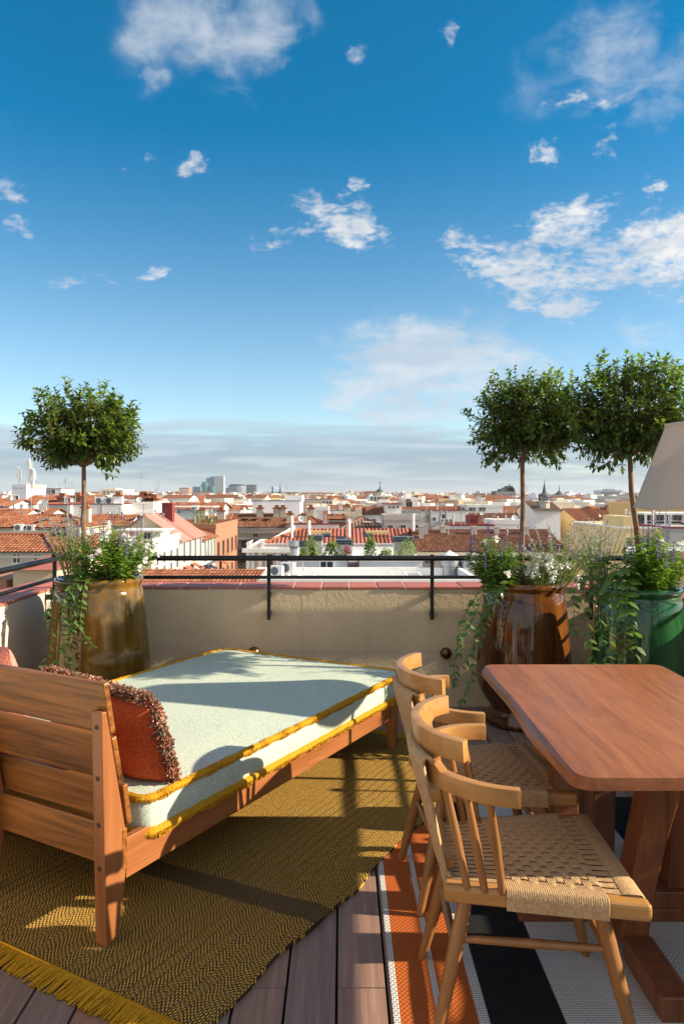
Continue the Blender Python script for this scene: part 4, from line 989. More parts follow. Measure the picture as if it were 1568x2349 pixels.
# green pot
x, y, z = PG
bush('leafy_shrub', 'bright green shrub with dark purple spikes in the green urn', x + .04, y - .07, z, 110, .40, .22, .070, .025, [M['bush_hi'], M['bush']], 30, 8, (.02, -.03), 51, 18, .5)
wisps('tall wispy stems with lilac specks behind the green urn', x - .20, y + .04, z, 40, .48, .22, 52, (-.15, 0))
vine('broad leaved vine hanging over the left side of the green urn', (x, y, z), [
    [(-.1, -.1, .1), (-.22, -.2, .12), (-.28, -.26, -.02), (-.27, -.27, -.2), (-.30, -.27, -.36), (-.27, -.27, -.46)],
    [(-.1, -.1, .12), (-.2, -.22, .14), (-.23, -.29, -.02), (-.20, -.31, -.2), (-.22, -.31, -.36), (-.19, -.31, -.5)],
    [(-.12, -.08, .12), (-.26, -.14, .15), (-.36, -.2, .0), (-.37, -.22, -.18), (-.35, -.22, -.34), (-.36, -.22, -.44)],
    [(-.06, -.12, .1), (-.15, -.24, .13), (-.18, -.3, -.02), (-.14, -.315, -.18), (-.15, -.32, -.34), (-.11, -.32, -.42)],
    [(-.14, -.05, .15), (-.3, -.08, .2), (-.42, -.14, .08), (-.44, -.18, -.08), (-.45, -.18, -.2)],
    [(-.05, -.12, .14), (-.18, -.18, .2), (-.27, -.24, .12), (-.32, -.25, -.04), (-.30, -.25, -.2)],
    [(-.1, -.06, .15), (-.25, -.1, .24), (-.34, -.16, .17), (-.40, -.2, .06)]], 53, .03, 1.15)

# ================================================================== THE CITY
GZ = -22.0
g = MB(); g.add([(-9000, -60, GZ), (9000, -60, GZ), (9000, 14000, GZ), (-9000, 14000, GZ)], [(0, 1, 2, 3)]); tag(g.build('ground', M['ground']), kind='structure')
g = MB(); g.add([(-13.2, 20, GZ + .004), (-8.2, 20, GZ + .004), (-8.2, 96, GZ + .004), (-13.2, 96, GZ + .004)], [(0, 1, 2, 3)]); tag(g.build('street', M['asphalt']), kind='structure')
own = thing('hotel_building', 'the building under the terrace', 'building', (0, 0, 0)) if False else None

def slope(b, e0, e1, r0, r1, pitch=.26, rows=1, h=.33, m=0):
    """barrel tile ribs over the roof plane between an eave and a ridge (trapezoid or triangle)"""
    e0, e1, r0, r1 = map(Vector, (e0, e1, r0, r1)); ev = (e1 - e0); L = ev.length; ev.normalize()
    a, bb = (r0 - e0).dot(ev), (r1 - e0).dot(ev); up = (r0 - e0) - ev * a; T = up.length; up.normalize(); nrm = ev.cross(up)
    if nrm.z < 0: nrm = -nrm
    n = max(2, round(L / pitch)); p = L / n; out = []
    for i in range(n):
        s = (i + .5) * p; t = 1.0
        if s < a: t = s / a
        elif s > bb: t = (L - s) / max(1e-4, L - bb)
        if t < .03: continue
        q = e0 + ev * s; k = 4; vs, fs = [], []; nr = max(1, round(rows * t))
        for j in range(nr + 1):
            for jj in ((0, 1) if 0 < j < nr else (0,)):
                tt = t * j / nr; lift = .0 if (j == nr or jj == 0 and j > 0) else .028 * (nr > 1)
                for c in range(k + 1):
                    u = c / k; vs.append(q + ev * (u - .5) * p + up * (T * tt) + nrm * (p * h * math.sin(math.pi * u) + lift))
        rr = len(vs) // (k + 1)
        for j in range(rr - 1):
            for c in range(k): fs.append((j * (k + 1) + c, j * (k + 1) + c + 1, (j + 1) * (k + 1) + c + 1, (j + 1) * (k + 1) + c))
        b.add(vs, fs, m)
def flatq(b, *p, m=0): b.add(p, [tuple(range(len(p)))], m)
WIN = {}
def window(par, x, y, z, w, h, face='f', frame_='white', shut=False):
    """window with frame, sill and a glass pane as sub-part; face f = towards us, r = towards +x"""
    k = (round(w, 2), round(h, 2), frame_, shut)
    if k not in WIN:
        fr = MB(); t = min(.12, w * .13)
        fr.box(-w / 2 - t, -w / 2, -.07, .0, -t, h + t).box(w / 2, w / 2 + t, -.07, 0, -t, h + t).box(-w / 2, w / 2, -.07, 0, h, h + t).box(-w / 2 - t - .05, w / 2 + t + .05, -.14, 0, -t - .06, -t).box(-w / 2, w / 2, -.07, 0, -t, 0).box(-.03, .03, -.045, 0, 0, h)
        o = fr.build('window', M[frame_], par); p = MB().box(-w / 2, w / 2, -.02, .02, 0, h).build('pane', M['shutter' if shut else 'pane'], o); WIN[k] = (o.data, p.data)
    else:
        o = obj('window', WIN[k][0], par); p = obj('pane', WIN[k][1], o)
    o.location = (x, y, z)
    if face == 'r': o.rotation_euler = (0, 0, R(90))
    return o
UNIT = {}
def ac_unit(par, x, y, z, s=1.0, rz=0):
    if 'b' not in UNIT:
        o = MB().box(-.45, .45, -.18, .18, 0, .72).build('air_conditioner', M['white'], par, bevel=.02); f = MB().tube([(-.1, -.185, .36), (-.1, -.2, .36)], .28, 16).build('fan_grille', M['slate'], o); UNIT['b'] = (o.data, f.data)
    else:
        o = obj('air_conditioner', UNIT['b'][0], par); f = obj('fan_grille', UNIT['b'][1], o)
    s *= .72; o.location = (x, y, z); o.scale = (s, s, s); o.rotation_euler = (0, 0, rz); return o
def dish(par, x, y, z, s=1.0):
    if 'd' not in UNIT:
        b = MB(); b.lathe([(.001, 0), (.2, .03), (.38, .11), (.44, .17), (.36, .12), (.001, .02)], 14)
        b.v = [tuple(Matrix.Rotation(R(70), 3, 'X') @ Vector(p) + Vector((0, 0, .8))) for p in b.v]; b.tube([(0, .05, 0), (0, .05, .8)], .03, 6)
        o = b.build('satellite_dish', M['white'], par, smooth=True); UNIT['d'] = o.data
    else: o = obj('satellite_dish', UNIT['d'], par)
    s *= .55; o.location = (x, y, z); o.scale = (s, s, s)
def antenna(par, x, y, z, h):
    b = MB(); r = max(.03, h * .006); b.tube([(0, 0, 0), (0, 0, h)], r, 5)
    for k, w in enumerate((.32, .22, .28)):
        zz_ = h * (.72 + .1 * k); b.box(-h * w * .5, h * w * .5, -r, r, zz_ - r * .6, zz_ + r * .6)
        for j in range(-3, 4): b.box(j * h * w * .14 - r * .4, j * h * w * .14 + r * .4, -h * .04, h * .04, zz_ - r * .4, zz_ + r * .4)
    b.build('antenna', M['grey'], par, loc=(x, y, z))
def chimney(par, x, y, z, w, h, mat='beige', cap='tile'):
    o = MB().box(-w / 2, w / 2, -w / 2, w / 2, -.8, h).build('chimney', M[mat], par, loc=(x, y, z))
    MB().box(-w * .62, w * .62, -w * .62, w * .62, h, h + w * .18).box(-w * .3, w * .3, -w * .3, w * .3, h + w * .18, h + w * .55).build('chimney_cap', M[cap], o)
ALLB = []
class B_:
    """one building: x0..x1 and the row of its eave in the photograph, at depth Yd"""
    def __init__(s, label, x0, x1, yt, Yd, dep, wall, roof='flat', yr=None, tmat='tile', group=None, pitch=.26, rows=1, ridge=None, cap=None, name='building', X=None):
        s.X0, s.X1 = X if X else ((x0 - 784) / FOC * Yd, (x1 - 784) / FOC * Yd)
        s.w = s.X1 - s.X0; s.d = dep; s.Y = Yd; s.H = EYE - (yt - HZN) / FOC * Yd - GZ
        s.o = thing(name, label, 'building', (s.X0, Yd, GZ), 0, group); w, d, H = s.w, dep, s.H; ALLB.append((s, roof))
        MB().box(0, w, 0, d, 0, H).build('wall', M[wall], s.o)
        ov = .35
        if roof == 'flat':
            c = cap or wall; t = min(.22, w * .05); b = MB()
            for x_0, x_1, y0, y1 in ((-.04, w + .04, -.04, t), (-.04, w + .04, d - t, d + .04), (-.04, t, t, d - t), (w - t, w + .04, t, d - t)): b.box(x_0, x_1, y0, y1, H + .002, H + (.12 if cap else .5))
            b.build('parapet', M[c], s.o)
        else:
            zr = None
            if yr is not None:                 # solve the ridge so that it shows at row yr
                run = (d / 2 if roof in ('gable', 'hip') else d); zr = EYE - (yr - HZN) / FOC * (Yd + run) - GZ
            rise = (zr - H) if zr is not None else d * .2
            b, u = MB(), MB(); zr = H + rise; m = d / 2
            if roof == 'gable':
                slope(b, (-ov, -ov, H - ov * rise / m), (w + ov, -ov, H - ov * rise / m), (-ov, m, zr), (w + ov, m, zr), pitch, rows); slope(b, (-ov, d + ov, H - ov * rise / m), (w + ov, d + ov, H - ov * rise / m), (-ov, m, zr), (w + ov, m, zr), pitch, rows)
                u.add([(0, 0, H), (w, 0, H), (w, d, H), (0, d, H), (0, m, zr - .06), (w, m, zr - .06)], [(0, 1, 5, 4), (2, 3, 4, 5), (0, 4, 3), (1, 2, 5)])
            elif roof == 'mono':
                slope(b, (-ov, -ov, H - ov * rise / d), (w + ov, -ov, H - ov * rise / d), (-ov, d, zr), (w + ov, d, zr), pitch, rows)
                u.add([(0, 0, H), (w, 0, H), (w, d, H), (0, d, H), (0, d, zr - .06), (w, d, zr - .06)], [(0, 1, 5, 4), (3, 2, 5, 4)[::-1], (0, 4, 3), (1, 2, 5)])
            elif roof == 'hip':
                ra, rb = ridge if ridge else (min(m, w * .45), w - min(m, w * .45)); c = [(-ov, -ov), (w + ov, -ov), (w + ov, d + ov), (-ov, d + ov)]; c = [(x, y, H) for x, y in c]; r0, r1 = (ra, m, zr), (rb, m, zr)
                slope(b, c[0], c[1], r0, r1, pitch, rows); slope(b, c[2], c[3], r1, r0, pitch, rows); slope(b, c[1], c[2], r1, r1, pitch, rows); slope(b, c[3], c[0], r0, r0, pitch, rows)
                u.add([*c, r0, r1], [(0, 1, 5, 4), (1, 2, 5), (2, 3, 4, 5), (3, 0, 4), (3, 2, 1, 0)]); u.v = [(x, y, z - .05) for x, y, z in u.v]
                hb = MB()
                for p, q in ((c[0], r0), (c[1], r1), (r0, r1)): hb.tube([Vector(p) + Vector((0, 0, .08)), Vector(q) + Vector((0, 0, .08))], .11, 6)
                hb.build('ridge_tiles', M[tmat], s.o)
            elif roof == 'gabley':
                xm = w / 2; rise = ridge if ridge else w * .2; zr = H + rise
                slope(b, (w + ov, -ov, H - ov * rise / xm), (w + ov, d + ov, H - ov * rise / xm), (xm, -ov, zr), (xm, d + ov, zr), pitch, rows); slope(b, (-ov, -ov, H - ov * rise / xm), (-ov, d + ov, H - ov * rise / xm), (xm, -ov, zr), (xm, d + ov, zr), pitch, rows)
                u.add([(0, 0, H), (w, 0, H), (w, d, H), (0, d, H), (xm, 0, zr - .06), (xm, d, zr - .06)], [(0, 1, 4), (2, 3, 5), (1, 2, 5, 4), (3, 0, 4, 5)])
            s.rise = rise; u.build('gable', M[wall], s.o); o = b.build('roof', M[tmat], s.o, smooth=True, angle=50); o['kind'] = 'stuff'
            MB().box(-ov - .05, w + ov + .05, -ov - .12, -ov, H - .22 - ov * .3, H - .08 - ov * .3).build('gutter', M['grey'], s.o)
    def lx(s, x): return (x - 784) / FOC * s.Y - s.X0
    def lz(s, y, dy=0): return EYE - (y - HZN) / FOC * (s.Y + dy) - GZ
    def wins(s, xs, ys, w, h, frame_='white', shut=False):
        for x in xs:
            for y in ys: window(s.o, s.lx(x), -.004, s.lz(y), w, h, 'f', frame_, shut)
        return s
    def rwins(s, n, zs, w, h, y0=1.5, y1=None, frame_='white', shut=False):
        y1 = y1 or s.d - 1.5
        for k in range(n):
            for z in zs: window(s.o, s.w + .004, y0 + (y1 - y0) * k / max(1, n - 1), s.H - z, w, h, 'r', frame_, shut)
        return s
    def chim(s, x, y, dy, w, h, mat='beige'): chimney(s.o, s.lx(x) * (1 + dy / s.Y), dy, s.lz(y, dy), w, h, mat); return s
    def ac(s, x, y, dy, sc=1.0, rz=0): ac_unit(s.o, s.lx(x), dy, s.lz(y, dy), sc, rz); return s
    def dish(s, x, y, dy, sc=1.0): dish(s.o, s.lx(x), dy, s.lz(y, dy), sc); return s
    def ant(s, x, y, dy, h): antenna(s.o, s.lx(x), dy, s.lz(y, dy), h); return s
def strip(s, x0, x1, y0, y1, mat, nm, dy=-.03, th=.03): MB().box(s.lx(x0), s.lx(x1), dy, dy + th + .02, s.lz(y1), s.lz(y0)).build(nm, M[mat], s.o)

# ---- left: tiled roofs
s = B_('nearest left house with a broad tiled hip roof below the railing', -130, 118, 1266, 44, 5.4, 'cream', 'hip', 1227, rows=9, pitch=.24, ridge=(1.5, 4.9)); s.wins((40, 88), (1290,), .4, .5)
# the largest tiles of that roof one by one
s2 = B_('tiled roof wing behind the amber urn and its wispy plant', 66, 262, 1252, 49.6, 5, 'cream', 'gable', 1223, rows=5); s2.chim(150, 1240, 2, .6, 1.0)
s = B_('left house with hip roof, two skylights and an air conditioner under its eave', -120, 185, 1210, 54, 7, 'cream', 'hip', 1183, rows=7, pitch=.25, ridge=(4.9, 7.6)); s.ac(49, 1218, -.3, 1.0).ac(75, 1218, -.3, .9).chim(151, 1192, 3, .6, .9); s.wins((95, 112, 130, 147, 165), (1224,), .34, .34, 'cream')
for x in (80, 140): MB().box(s.lx(x), s.lx(x) + .35, .6, 3.0, s.H + .55, s.H + .6).build('skylight', M['steel'], s.o)
s = B_('long tiled roof ending in a white verge above the flowers', 190, 288, 1205, 63, 6, 'white', 'gable', 1180, rows=4)
s = B_('small tiled gable at the left edge beside a solar panel', -60, 44, 1187, 66, 6, 'white', 'gable', 1167, rows=4); s.wins((5,), (1200,), .4, .4)
s = B_('tiled roof with a white dish and pale chimney', 44, 105, 1184, 70, 6, 'white', 'gable', 1166); s.chim(63, 1182, 1, .5, 1.0, 'white').dish(90, 1178, 1, 2.0).dish(90, 1188, .3, 2.0)
s = B_('white flat roofed house with red edged walls behind the left tree trunk', 162, 279, 1157, 84, 10, 'white', 'flat', cap='maroon'); s.ac(217, 1156, 2, 1.6).ac(240, 1156, 2, 1.6).dish(250, 1154, 2, 1.8).chim(262, 1156, 1.5, .9, .9, 'white')
for x in (232,): strip(s, x, x + 1.2, 1157, 1182, 'maroon', 'downpipe')
s = B_('dark grey party wall behind the left wispy plant', 104, 161, 1158, 83, 8, 'grey', 'flat', cap='maroon')
s = B_('long tiled roof over a white wall, crossed by the left tree trunk', 50, 211, 1155, 92, 9, 'white', 'gable', 1136, rows=3); s.chim(137, 1152, 1, 1.1, .6, 'dbrick').chim(172, 1152, 1, 1.2, .6, 'dbrick')
s = B_('low white house with brown tiled roof at the far left', -70, 20, 1160, 78, 7, 'white', 'gable', 1146); s.wins((4,), (1170,), .5, .5)
s = B_('lilac white house carrying two phone masts', 29, 61, 1118, 120, 8, 'lilac', 'flat'); s.wins((37,), (1153,), .85, 1.1)
for x, yb, h in ((27, 1112, 3.6), (51, 1112, 4.8), (60, 1116, 3.2)):
    b = MB(); b.tube([(0, 0, 0), (0, 0, h)], .12, 6)
    for k in range(3): b.box(-.45 + .36 * k, -.27 + .36 * k, -.25, -.1, h * .45, h * (.98 - .1 * (k == 2)))
    b.build('phone_mast', M['white'], s.o, loc=(s.lx(x), 3, s.H))
MB().box(s.lx(26), s.lx(64), 2, 6, s.H, s.lz(1111, 3)).build('plant_room', M['beige'], s.o)
s = B_('white penthouse with a sloping roof line at the left', 98, 140, 1121, 150, 8, 'white', 'flat', cap='maroon'); s.wins((112, 122), (1132,), .9, .8, 'concrete')
s = B_('beige office block with rows of windows on the left skyline', 230, 283, 1124, 560, 30, 'cream', 'flat')
s.wins((240, 249, 258, 267, 276), (1130, 1136, 1142), 1.9, 1.2, 'cream'); MB().box(s.lx(243), s.lx(262), 4, 22, s.H, s.lz(1119)).build('roof_block', M['cream'], s.o)
s = B_('white house with tall white chimneys left of the pink roof', 300, 352, 1160, 88, 8, 'white', 'flat')
for x, t in ((323, 1141), (333, 1146), (345, 1147)): s.chim(x, 1160, 1.5, 1.4, (1160 - t) / FOC * 88, 'white')
s.ac(309, 1158, 1, 1.1); s.dish(318, 1158, .5, 1.4)

# ---- the street that runs away from us: facades at X = -13 turned to the sun
s = B_('cream terrace house with white awnings left of the street', 0, 0, 1253, 50.7, 8.8, 'cream', 'flat', X=(-24, -13)); s.rwins(4, (2.2, 4.6, 7.2), 1.0, 1.6, 1.2, 7.6, 'white')
MB().box(6.5, 11.2, 1.0, 8, s.H - 1.55, s.H - 1.45).build('awning', M['white'], s.o); MB().box(7.2, 10.4, 5, 8, s.H, s.H + .8).build('penthouse', M['white'], s.o); MB().box(7.0, 10.7, 4.6, 8.2, s.H + .8, s.H + .9).build('penthouse_roof', M['white'], s.o)
for k in range(2): window(s.o, 8 + k * 1.4, 4.99, s.H + .15, .5, .5, 'f', 'concrete')
MB().box(10.0, 11.4, 4, 5.5, s.H - 4.5, s.H - 2.4).build('red_cabin', M['maroon'], s.o)
s = B_('house with a pink sheet metal gable roof and a red chimney', 0, 0, 1237, 59.7, 9.3, 'cream', 'gabley', X=(-18.6, -13), ridge=1.95, tmat='tile_pink', pitch=.4); s.rwins(4, (2.0, 4.6, 7.4), 1.0, 1.7, 1.2, 8.2)
c = MB().box(-.45, .45, -.45, .45, -1, 1.45).build('chimney', M['maroon'], s.o, loc=(3.55, 4.6, s.H + 1.4)); MB().box(-.52, .52, -.52, .52, 1.45, 1.55).build('chimney_cap', M['tile_red'], c)
s = B_('white street facade with tall dark shutters', 0, 0, 1237, 69.2, 7, 'white', 'gabley', X=(-20, -13), ridge=1.2); s.rwins(4, (2.2, 5.2, 8.2, 11.2), 1.0, 2.1, 1.0, 6.0, 'white', True)
for z in (2.4, 5.4, 8.4): MB().box(s.w + .01, s.w + .5, .4, 6.6, s.H - z - .12, s.H - z).build('balcony', M['slate'], s.o)
s = B_('orange brick block with a planted roof pergola on the street', 0, 0, 1213, 76.4, 16, 'brick', 'flat', X=(-22, -13)); s.rwins(5, (3.0, 6.0, 9.0), 1.0, 1.5, 1.6, 14.4, 'dbrick')
for x in (4.2, 6.2, 8.0): MB().box(x, x + .12, 3, 3.12, s.H, s.H + 2.2).build('pergola_post', M['white'], s.o)
MB().box(3.6, 8.4, 2.6, 6, s.H + 2.2, s.H + 2.3).build('pergola_roof', M['white'], s.o)
b = MB(); rs = random.Random(4)
for k in range(420):
    p = Vector((rs.uniform(6.5, 8.9), rs.uniform(.2, 1.2), s.H + .3 + rs.random() ** 1.5 * 1.5)); put(b, leaf_geo(.3, .16, .2, .2, 2), p, frame(Vector((rs.uniform(-1, 1), rs.uniform(-1, 1), rs.uniform(-.3, .8)))), rs.uniform(.6, 1.2))
o = b.build('roof_planting', M['bush'], s.o); o['kind'] = 'stuff'
s = B_('tile roofed white house with a dish behind the brick block', 455, 520, 1195, 96, 8, 'white', 'gable', 1180); s.dish(480, 1190, -.5, 1.8).chim(462, 1192, 1, .9, 1.2, 'beige').chim(505, 1190, 1, .9, 1.0, 'beige')
s = B_('long low building with an even tiled roof and white wall below', 392, 506, 1167, 112, 9, 'white', 'gable', 1152, rows=3); s.wins((410, 465), (1176,), .6, .5)
s.ac(449, 1170, -.4, 1.5)
s = B_('brown tiled gable next to the long low building', 520, 552, 1170, 120, 8, 'white', 'gable', 1158)
s = B_('beige cornice building closing the street, brown tiled roof with skylights', 520, 662, 1207, 97, 9, 'beige', 'gable', 1177, tmat='tile_brown', rows=5)
s.wins((528, 586, 640), (1231,), .55, .62, 'beige'); s.wins((528, 560, 586, 612, 640), (1262, 1290), .6, 1.25, 'beige', True)
for x in (551, 573, 602, 650): MB().box(s.lx(x), s.lx(x) + .8, 1.6, 2.6, s.H + .85, s.H + .95).build('skylight', M['pane'], s.o)
MB().box(-.3, s.w + .3, -.4, -.002, s.H - .9, s.H - .35).build('cornice', M['beige'], s.o)
for y in (1234, 1256, 1282): MB().box(-.0, s.w, -.8, -.004, s.lz(y) - .16, s.lz(y)).build('balcony', M['grey'], s.o)
for x in (588, 626, 640): s.chim(x, 1190, 3.4, .9, 1.4, 'beige')

# ---- small life along the sunny street fronts
for lab, X_, Y_, zc, w_, h_, mt, sd_ in (('leafy planting on the edge of the cream street terrace', -13.6, 55.0, -2.2, 1.6, .9, 'bush', 21), ('second clump of planting on the cream street terrace near the pink gable', -14.6, 58.3, -2.2, 1.5, .8, 'leaf', 22), ('balcony greenery on the pink roofed house facade', -12.75, 65.0, -6.4, .8, .8, 'bush', 23)):
    t = thing('roof_shrub', lab, 'plant', (X_, Y_, zc)); b = MB(); rq = random.Random(sd_); g_ = leaf_geo(.2, .1, .2, .3, 2)
    for k in range(260): put(b, g_, Vector((rq.uniform(-.4, .4), rq.uniform(-w_, w_), rq.random() ** 1.4 * h_)), frame(Vector((rq.uniform(-1, 1), rq.uniform(-1, 1), rq.uniform(-.3, .8)))), rq.uniform(.6, 1.2))
    o = b.build('foliage', M[mt], t); o['kind'] = 'stuff'
for Y0_, zz_, mt in ((52.2, -4.6, 'white'), (55.2, -4.6, 'white'), (61.5, -4.3, 'tile_red'), (64.4, -4.3, 'tile_red'), (71.2, -5.0, 'grey'), (79.5, -5.4, 'tile')):
    t = thing('window_awning', {52.2: 'white awning low on the cream terrace house, nearest end', 55.2: 'white awning low on the cream terrace house, further end', 61.5: 'red awning on the pink roofed house, nearer', 64.4: 'red awning on the pink roofed house, further', 71.2: 'grey awning on the white shuttered street front', 79.5: 'terracotta awning on the orange brick block'}[Y0_], 'awning', (-13, Y0_, zz_))
    b = MB(); b.hexa([(.06, -.8, -.03), (.95, -.8, -.50), (.95, .8, -.50), (.06, .8, -.03), (.06, -.8, 0), (.95, -.8, -.46), (.95, .8, -.46), (.06, .8, 0)]); b.build('canvas', M[mt], t); MB().tube([(.95, -.8, -.5), (.95, .8, -.5)], .03, 6).build('front_bar', M['grey'], t)

# ---- centre: the balustraded house with the red roof
s = B_('peach house with white balustrade and large red ribbed roof', 566, 962, 1257, 62, 11, 'peach', 'flat', cap='white')
pk = s
zt, zb_ = s.lz(1246), s.lz(1256)
MB().box(-.35, s.w + .05, -.35, -.004, s.H - .35, s.H - .02).build('cornice', M['white'], s.o)
MB().box(-.1, s.w, -.05, .1, zt - .07, zt).build('balustrade_rail', M['white'], s.o)
bal = None; nb = 96
for k in range(nb):
    x = .12 + (s.w - .24) * k / (nb - 1)
    if bal is None: oo = MB().box(-.035, .035, -.035, .035, zb_ - zt + .02, -.07).build('baluster', M['white'], s.o); bal = oo.data
    else: oo = obj('baluster', bal, s.o)
    oo.location = (x, .03, zt)
for x in (570, 602, 664, 716, 761, 858, 958): MB().box(s.lx(x) - .14, s.lx(x) + .14, -.1, .16, s.H, zt + .12).build('pedestal', M['white'], s.o)
for k in range(9): MB().box(-.04, .04, .25 + k * .42, .33 + k * .42, s.H, zt).build('baluster', M['white'], s.o)
MB().box(-.06, .06, .1, 4.0, zt - .02, zt + .05).build('balustrade_rail', M['white'], s.o)
s.wins((619, 652, 715, 775, 835, 895, 945), (1306,), .55, 1.3, 'white'); s.wins((619, 652, 715, 775, 835, 895), (1350,), .55, 1.2, 'white')
for x in (569, 580, 597, 637, 690): MB().box(s.lx(x) - .16, s.lx(x) + .16, -.1, -.004, s.lz(1400), s.lz(1264)).build('pilaster', M['white'], s.o)
MB().box(-.2, s.w, -.18, -.004, s.lz(1313), s.lz(1310)).build('string_course', M['white'], s.o)
b = MB(); ze = s.lz(1252, 1.0); W_ = s.w; yr, zr = 5.4, s.lz(1213, 5.4); xa_, xb_ = s.lx(680) * 1.06, W_ + .2
slope(b, (.9, 1.0, ze), (W_ + .2, 1.0, ze), (xa_, yr, zr), (xb_, yr, zr), .34, 1, .34); slope(b, (.9, 9.8, ze), (.9, 1.0, ze), (xa_, yr, zr), (xa_, yr, zr), .34, 1, .34)
o = b.build('roof', M['tile_red'], s.o, smooth=True, angle=50); o['kind'] = 'stuff'
u = MB(); u.add([(.9, 1, ze), (W_, 1, ze), (W_, 9.8, ze), (.9, 9.8, ze), (xa_, yr, zr), (W_, yr, zr)], [(0, 1, 5, 4), (2, 3, 4, 5), (3, 0, 4), (1, 2, 5)]); u.v = [(x, y, z - .08) for x, y, z in u.v]; u.build('roof_deck', M['tile_red'], s.o)
MB().tube([(.9, 1.0, ze + .1), (xa_, yr, zr + .1)], .14, 6).build('ridge_tiles', M['tile'], s.o)
for x, w in ((731, .95), (871, 1.05)): MB().box(s.lx(x) - w, s.lx(x) + w, 3.8, 5.2, zr - 1.0, zr - .12).build('roof_hatch', M['yellow'], s.o)
def onroof(x, y, w, nm, mat):
    t = (y - 1252) / (1213 - 1252); yy = 1.0 + (yr - 1.0) * t; zz = ze + (zr - ze) * t; k = (zr - ze) / (yr - 1.0)
    b = MB(); xx = s.lx(x) * (1 + yy / 62); b.add([(xx - w, yy - .4, zz + .16 - .4 * k), (xx + w, yy - .4, zz + .16 - .4 * k), (xx + w, yy + .4, zz + .16 + .4 * k), (xx - w, yy + .4, zz + .16 + .4 * k)] + [(xx - w, yy - .4, zz - .4 * k), (xx + w, yy - .4, zz - .4 * k), (xx + w, yy + .4, zz + .4 * k), (xx - w, yy + .4, zz + .4 * k)], [(0, 1, 2, 3), (4, 5, 1, 0), (5, 6, 2, 1), (6, 7, 3, 2), (7, 4, 0, 3)]); b.build(nm, M[mat], s.o)
for x, y in ((738, 1231), (775, 1238), (833, 1231)): onroof(x, y, .3, 'skylight', 'pane')
for x, y, h in ((705, 1222, 1.0), (664, 1228, 1.4), (801, 1240, .9), (955, 1232, 1.6)): MB().tube([(s.lx(x), 3.0, ze), (s.lx(x), 3.0, ze + 1.1 + h)], .13, 8).build('vent_pipe', M['white'], s.o)
s = B_('white parapet running up behind the red ribbed roof', 677, 777, 1203, 70, 1.0, 'white', 'flat', cap='maroon')
u = MB(); p0, p1 = at(604, 1245, 68), at(677, 1204, 70)
w1 = thing('parapet_wall', 'sloping white verge wall along the left side of the red roof', 'wall', (0, 0, 0)); MB().hexa([(p0.x, p0.y, GZ), (p1.x, p1.y, GZ), (p1.x, p1.y + .4, GZ), (p0.x, p0.y + .4, GZ), (p0.x, p0.y, p0.z), (p1.x, p1.y, p1.z), (p1.x, p1.y + .4, p1.z), (p0.x, p0.y + .4, p0.z)]).build('wall_face', M['white'], w1)
# ---- the white roof terrace in front of it
s = B_('white roof terrace with climbing plants in front of the peach house', 664, 968, 1288, 46, 9, 'white', 'flat', cap='white')
wt = s
MB().box(s.lx(797), s.lx(799), -.12, -.04, s.H - 2.2, s.H + .1).build('ladder_rail', M['slate'], s.o); MB().box(s.lx(821), s.lx(823), -.12, -.04, s.H - 2.2, s.H + .1).build('ladder_rail', M['slate'], s.o)
for k in range(6): MB().box(s.lx(797.5), s.lx(822.5), -.12, -.04, s.H - .2 - k * .33, s.H - .15 - k * .33).build('ladder_rung', M['slate'], s.o)
MB().box(s.lx(798), s.lx(822), -.035, -.003, s.lz(1314), s.lz(1290)).build('door_panel', M['dbrick'], s.o)
window(s.o, s.lx(749), -.004, s.lz(1308), .75, .55)
for x0, x1, y in ((765, 877, 1276), (877, 968, 1276), (690, 765, 1276)):
    MB().box(s.lx(x0), s.lx(x1), .3, .36, s.lz(y) - .03, s.lz(y) + .03).build('terrace_rail', M['steel'], s.o)
    MB().box(s.lx(x1) - .04, s.lx(x1) + .02, .3, .36, s.H, s.lz(y)).build('terrace_post', M['steel'], s.o)
for x, w, y in ((720, .42, 1240), (700, .5, 1254), (933, .6, 1243), (790, .5, 1250)):
    c = MB().box(-w, w, 2.5, 3.4, -.2, s.lz(y, 2.5) - s.H).build('chimney', M['concrete'], s.o, loc=(s.lx(x), 0, s.H)); h = s.lz(y, 2.5) - s.H
    for k in range(3): MB().box(-w - .08, w + .08, 2.42, 3.48, h + .02 + k * .13, h + .09 + k * .13).build('chimney_louvre', M['slate'], c)
def clump(label, x0, x1, y0, y1, dy, n, mats, seed, name='roof_shrub'):
    p0, p1 = at(x0, y1, 46 + dy), at(x1, y0, 46 + dy); t = thing(name, label, 'plant', ((p0.x + p1.x) / 2, p0.y, p0.z)); b = MB(); rs = random.Random(seed); g_ = leaf_geo(.2, .1, .2, .3, 2); w, h = (p1.x - p0.x) / 2, p1.z - p0.z
    for k in range(n):
        u, v_ = rs.uniform(-1, 1), rs.random(); e = (1 - .55 * v_) * (1 + .25 * math.sin(u * 7 + seed))
        p = Vector((u * w * e, rs.uniform(-.5, .5), v_ * h * (1 - .25 * abs(u)) + .1 * math.sin(u * 9))); put(b, g_, p, frame(Vector((rs.uniform(-1, 1), rs.uniform(-1, .3), rs.uniform(-.4, .8)))), rs.uniform(.6, 1.4), 0 if rs.random() < .65 else 1)
    o = b.build('foliage', mats, t); o['kind'] = 'stuff'
clump('green climber clump on the roof terrace beside a magenta flowering plant', 738, 786, 1240, 1280, .9, 700, [M['bush'], M['leaf']], 1); clump('tall dark green climber column on the white roof terrace', 833, 862, 1228, 1282, .8, 620, [M['bush'], M['leaf']], 2)
clump('magenta flowering plant on the roof terrace', 786, 802, 1253, 1272, .7, 160, [M['pinkfl'], M['bush']], 3); clump('low shrubs right of the tall climber column', 862, 905, 1258, 1282, .9, 420, [M['bush'], M['sage']], 4)
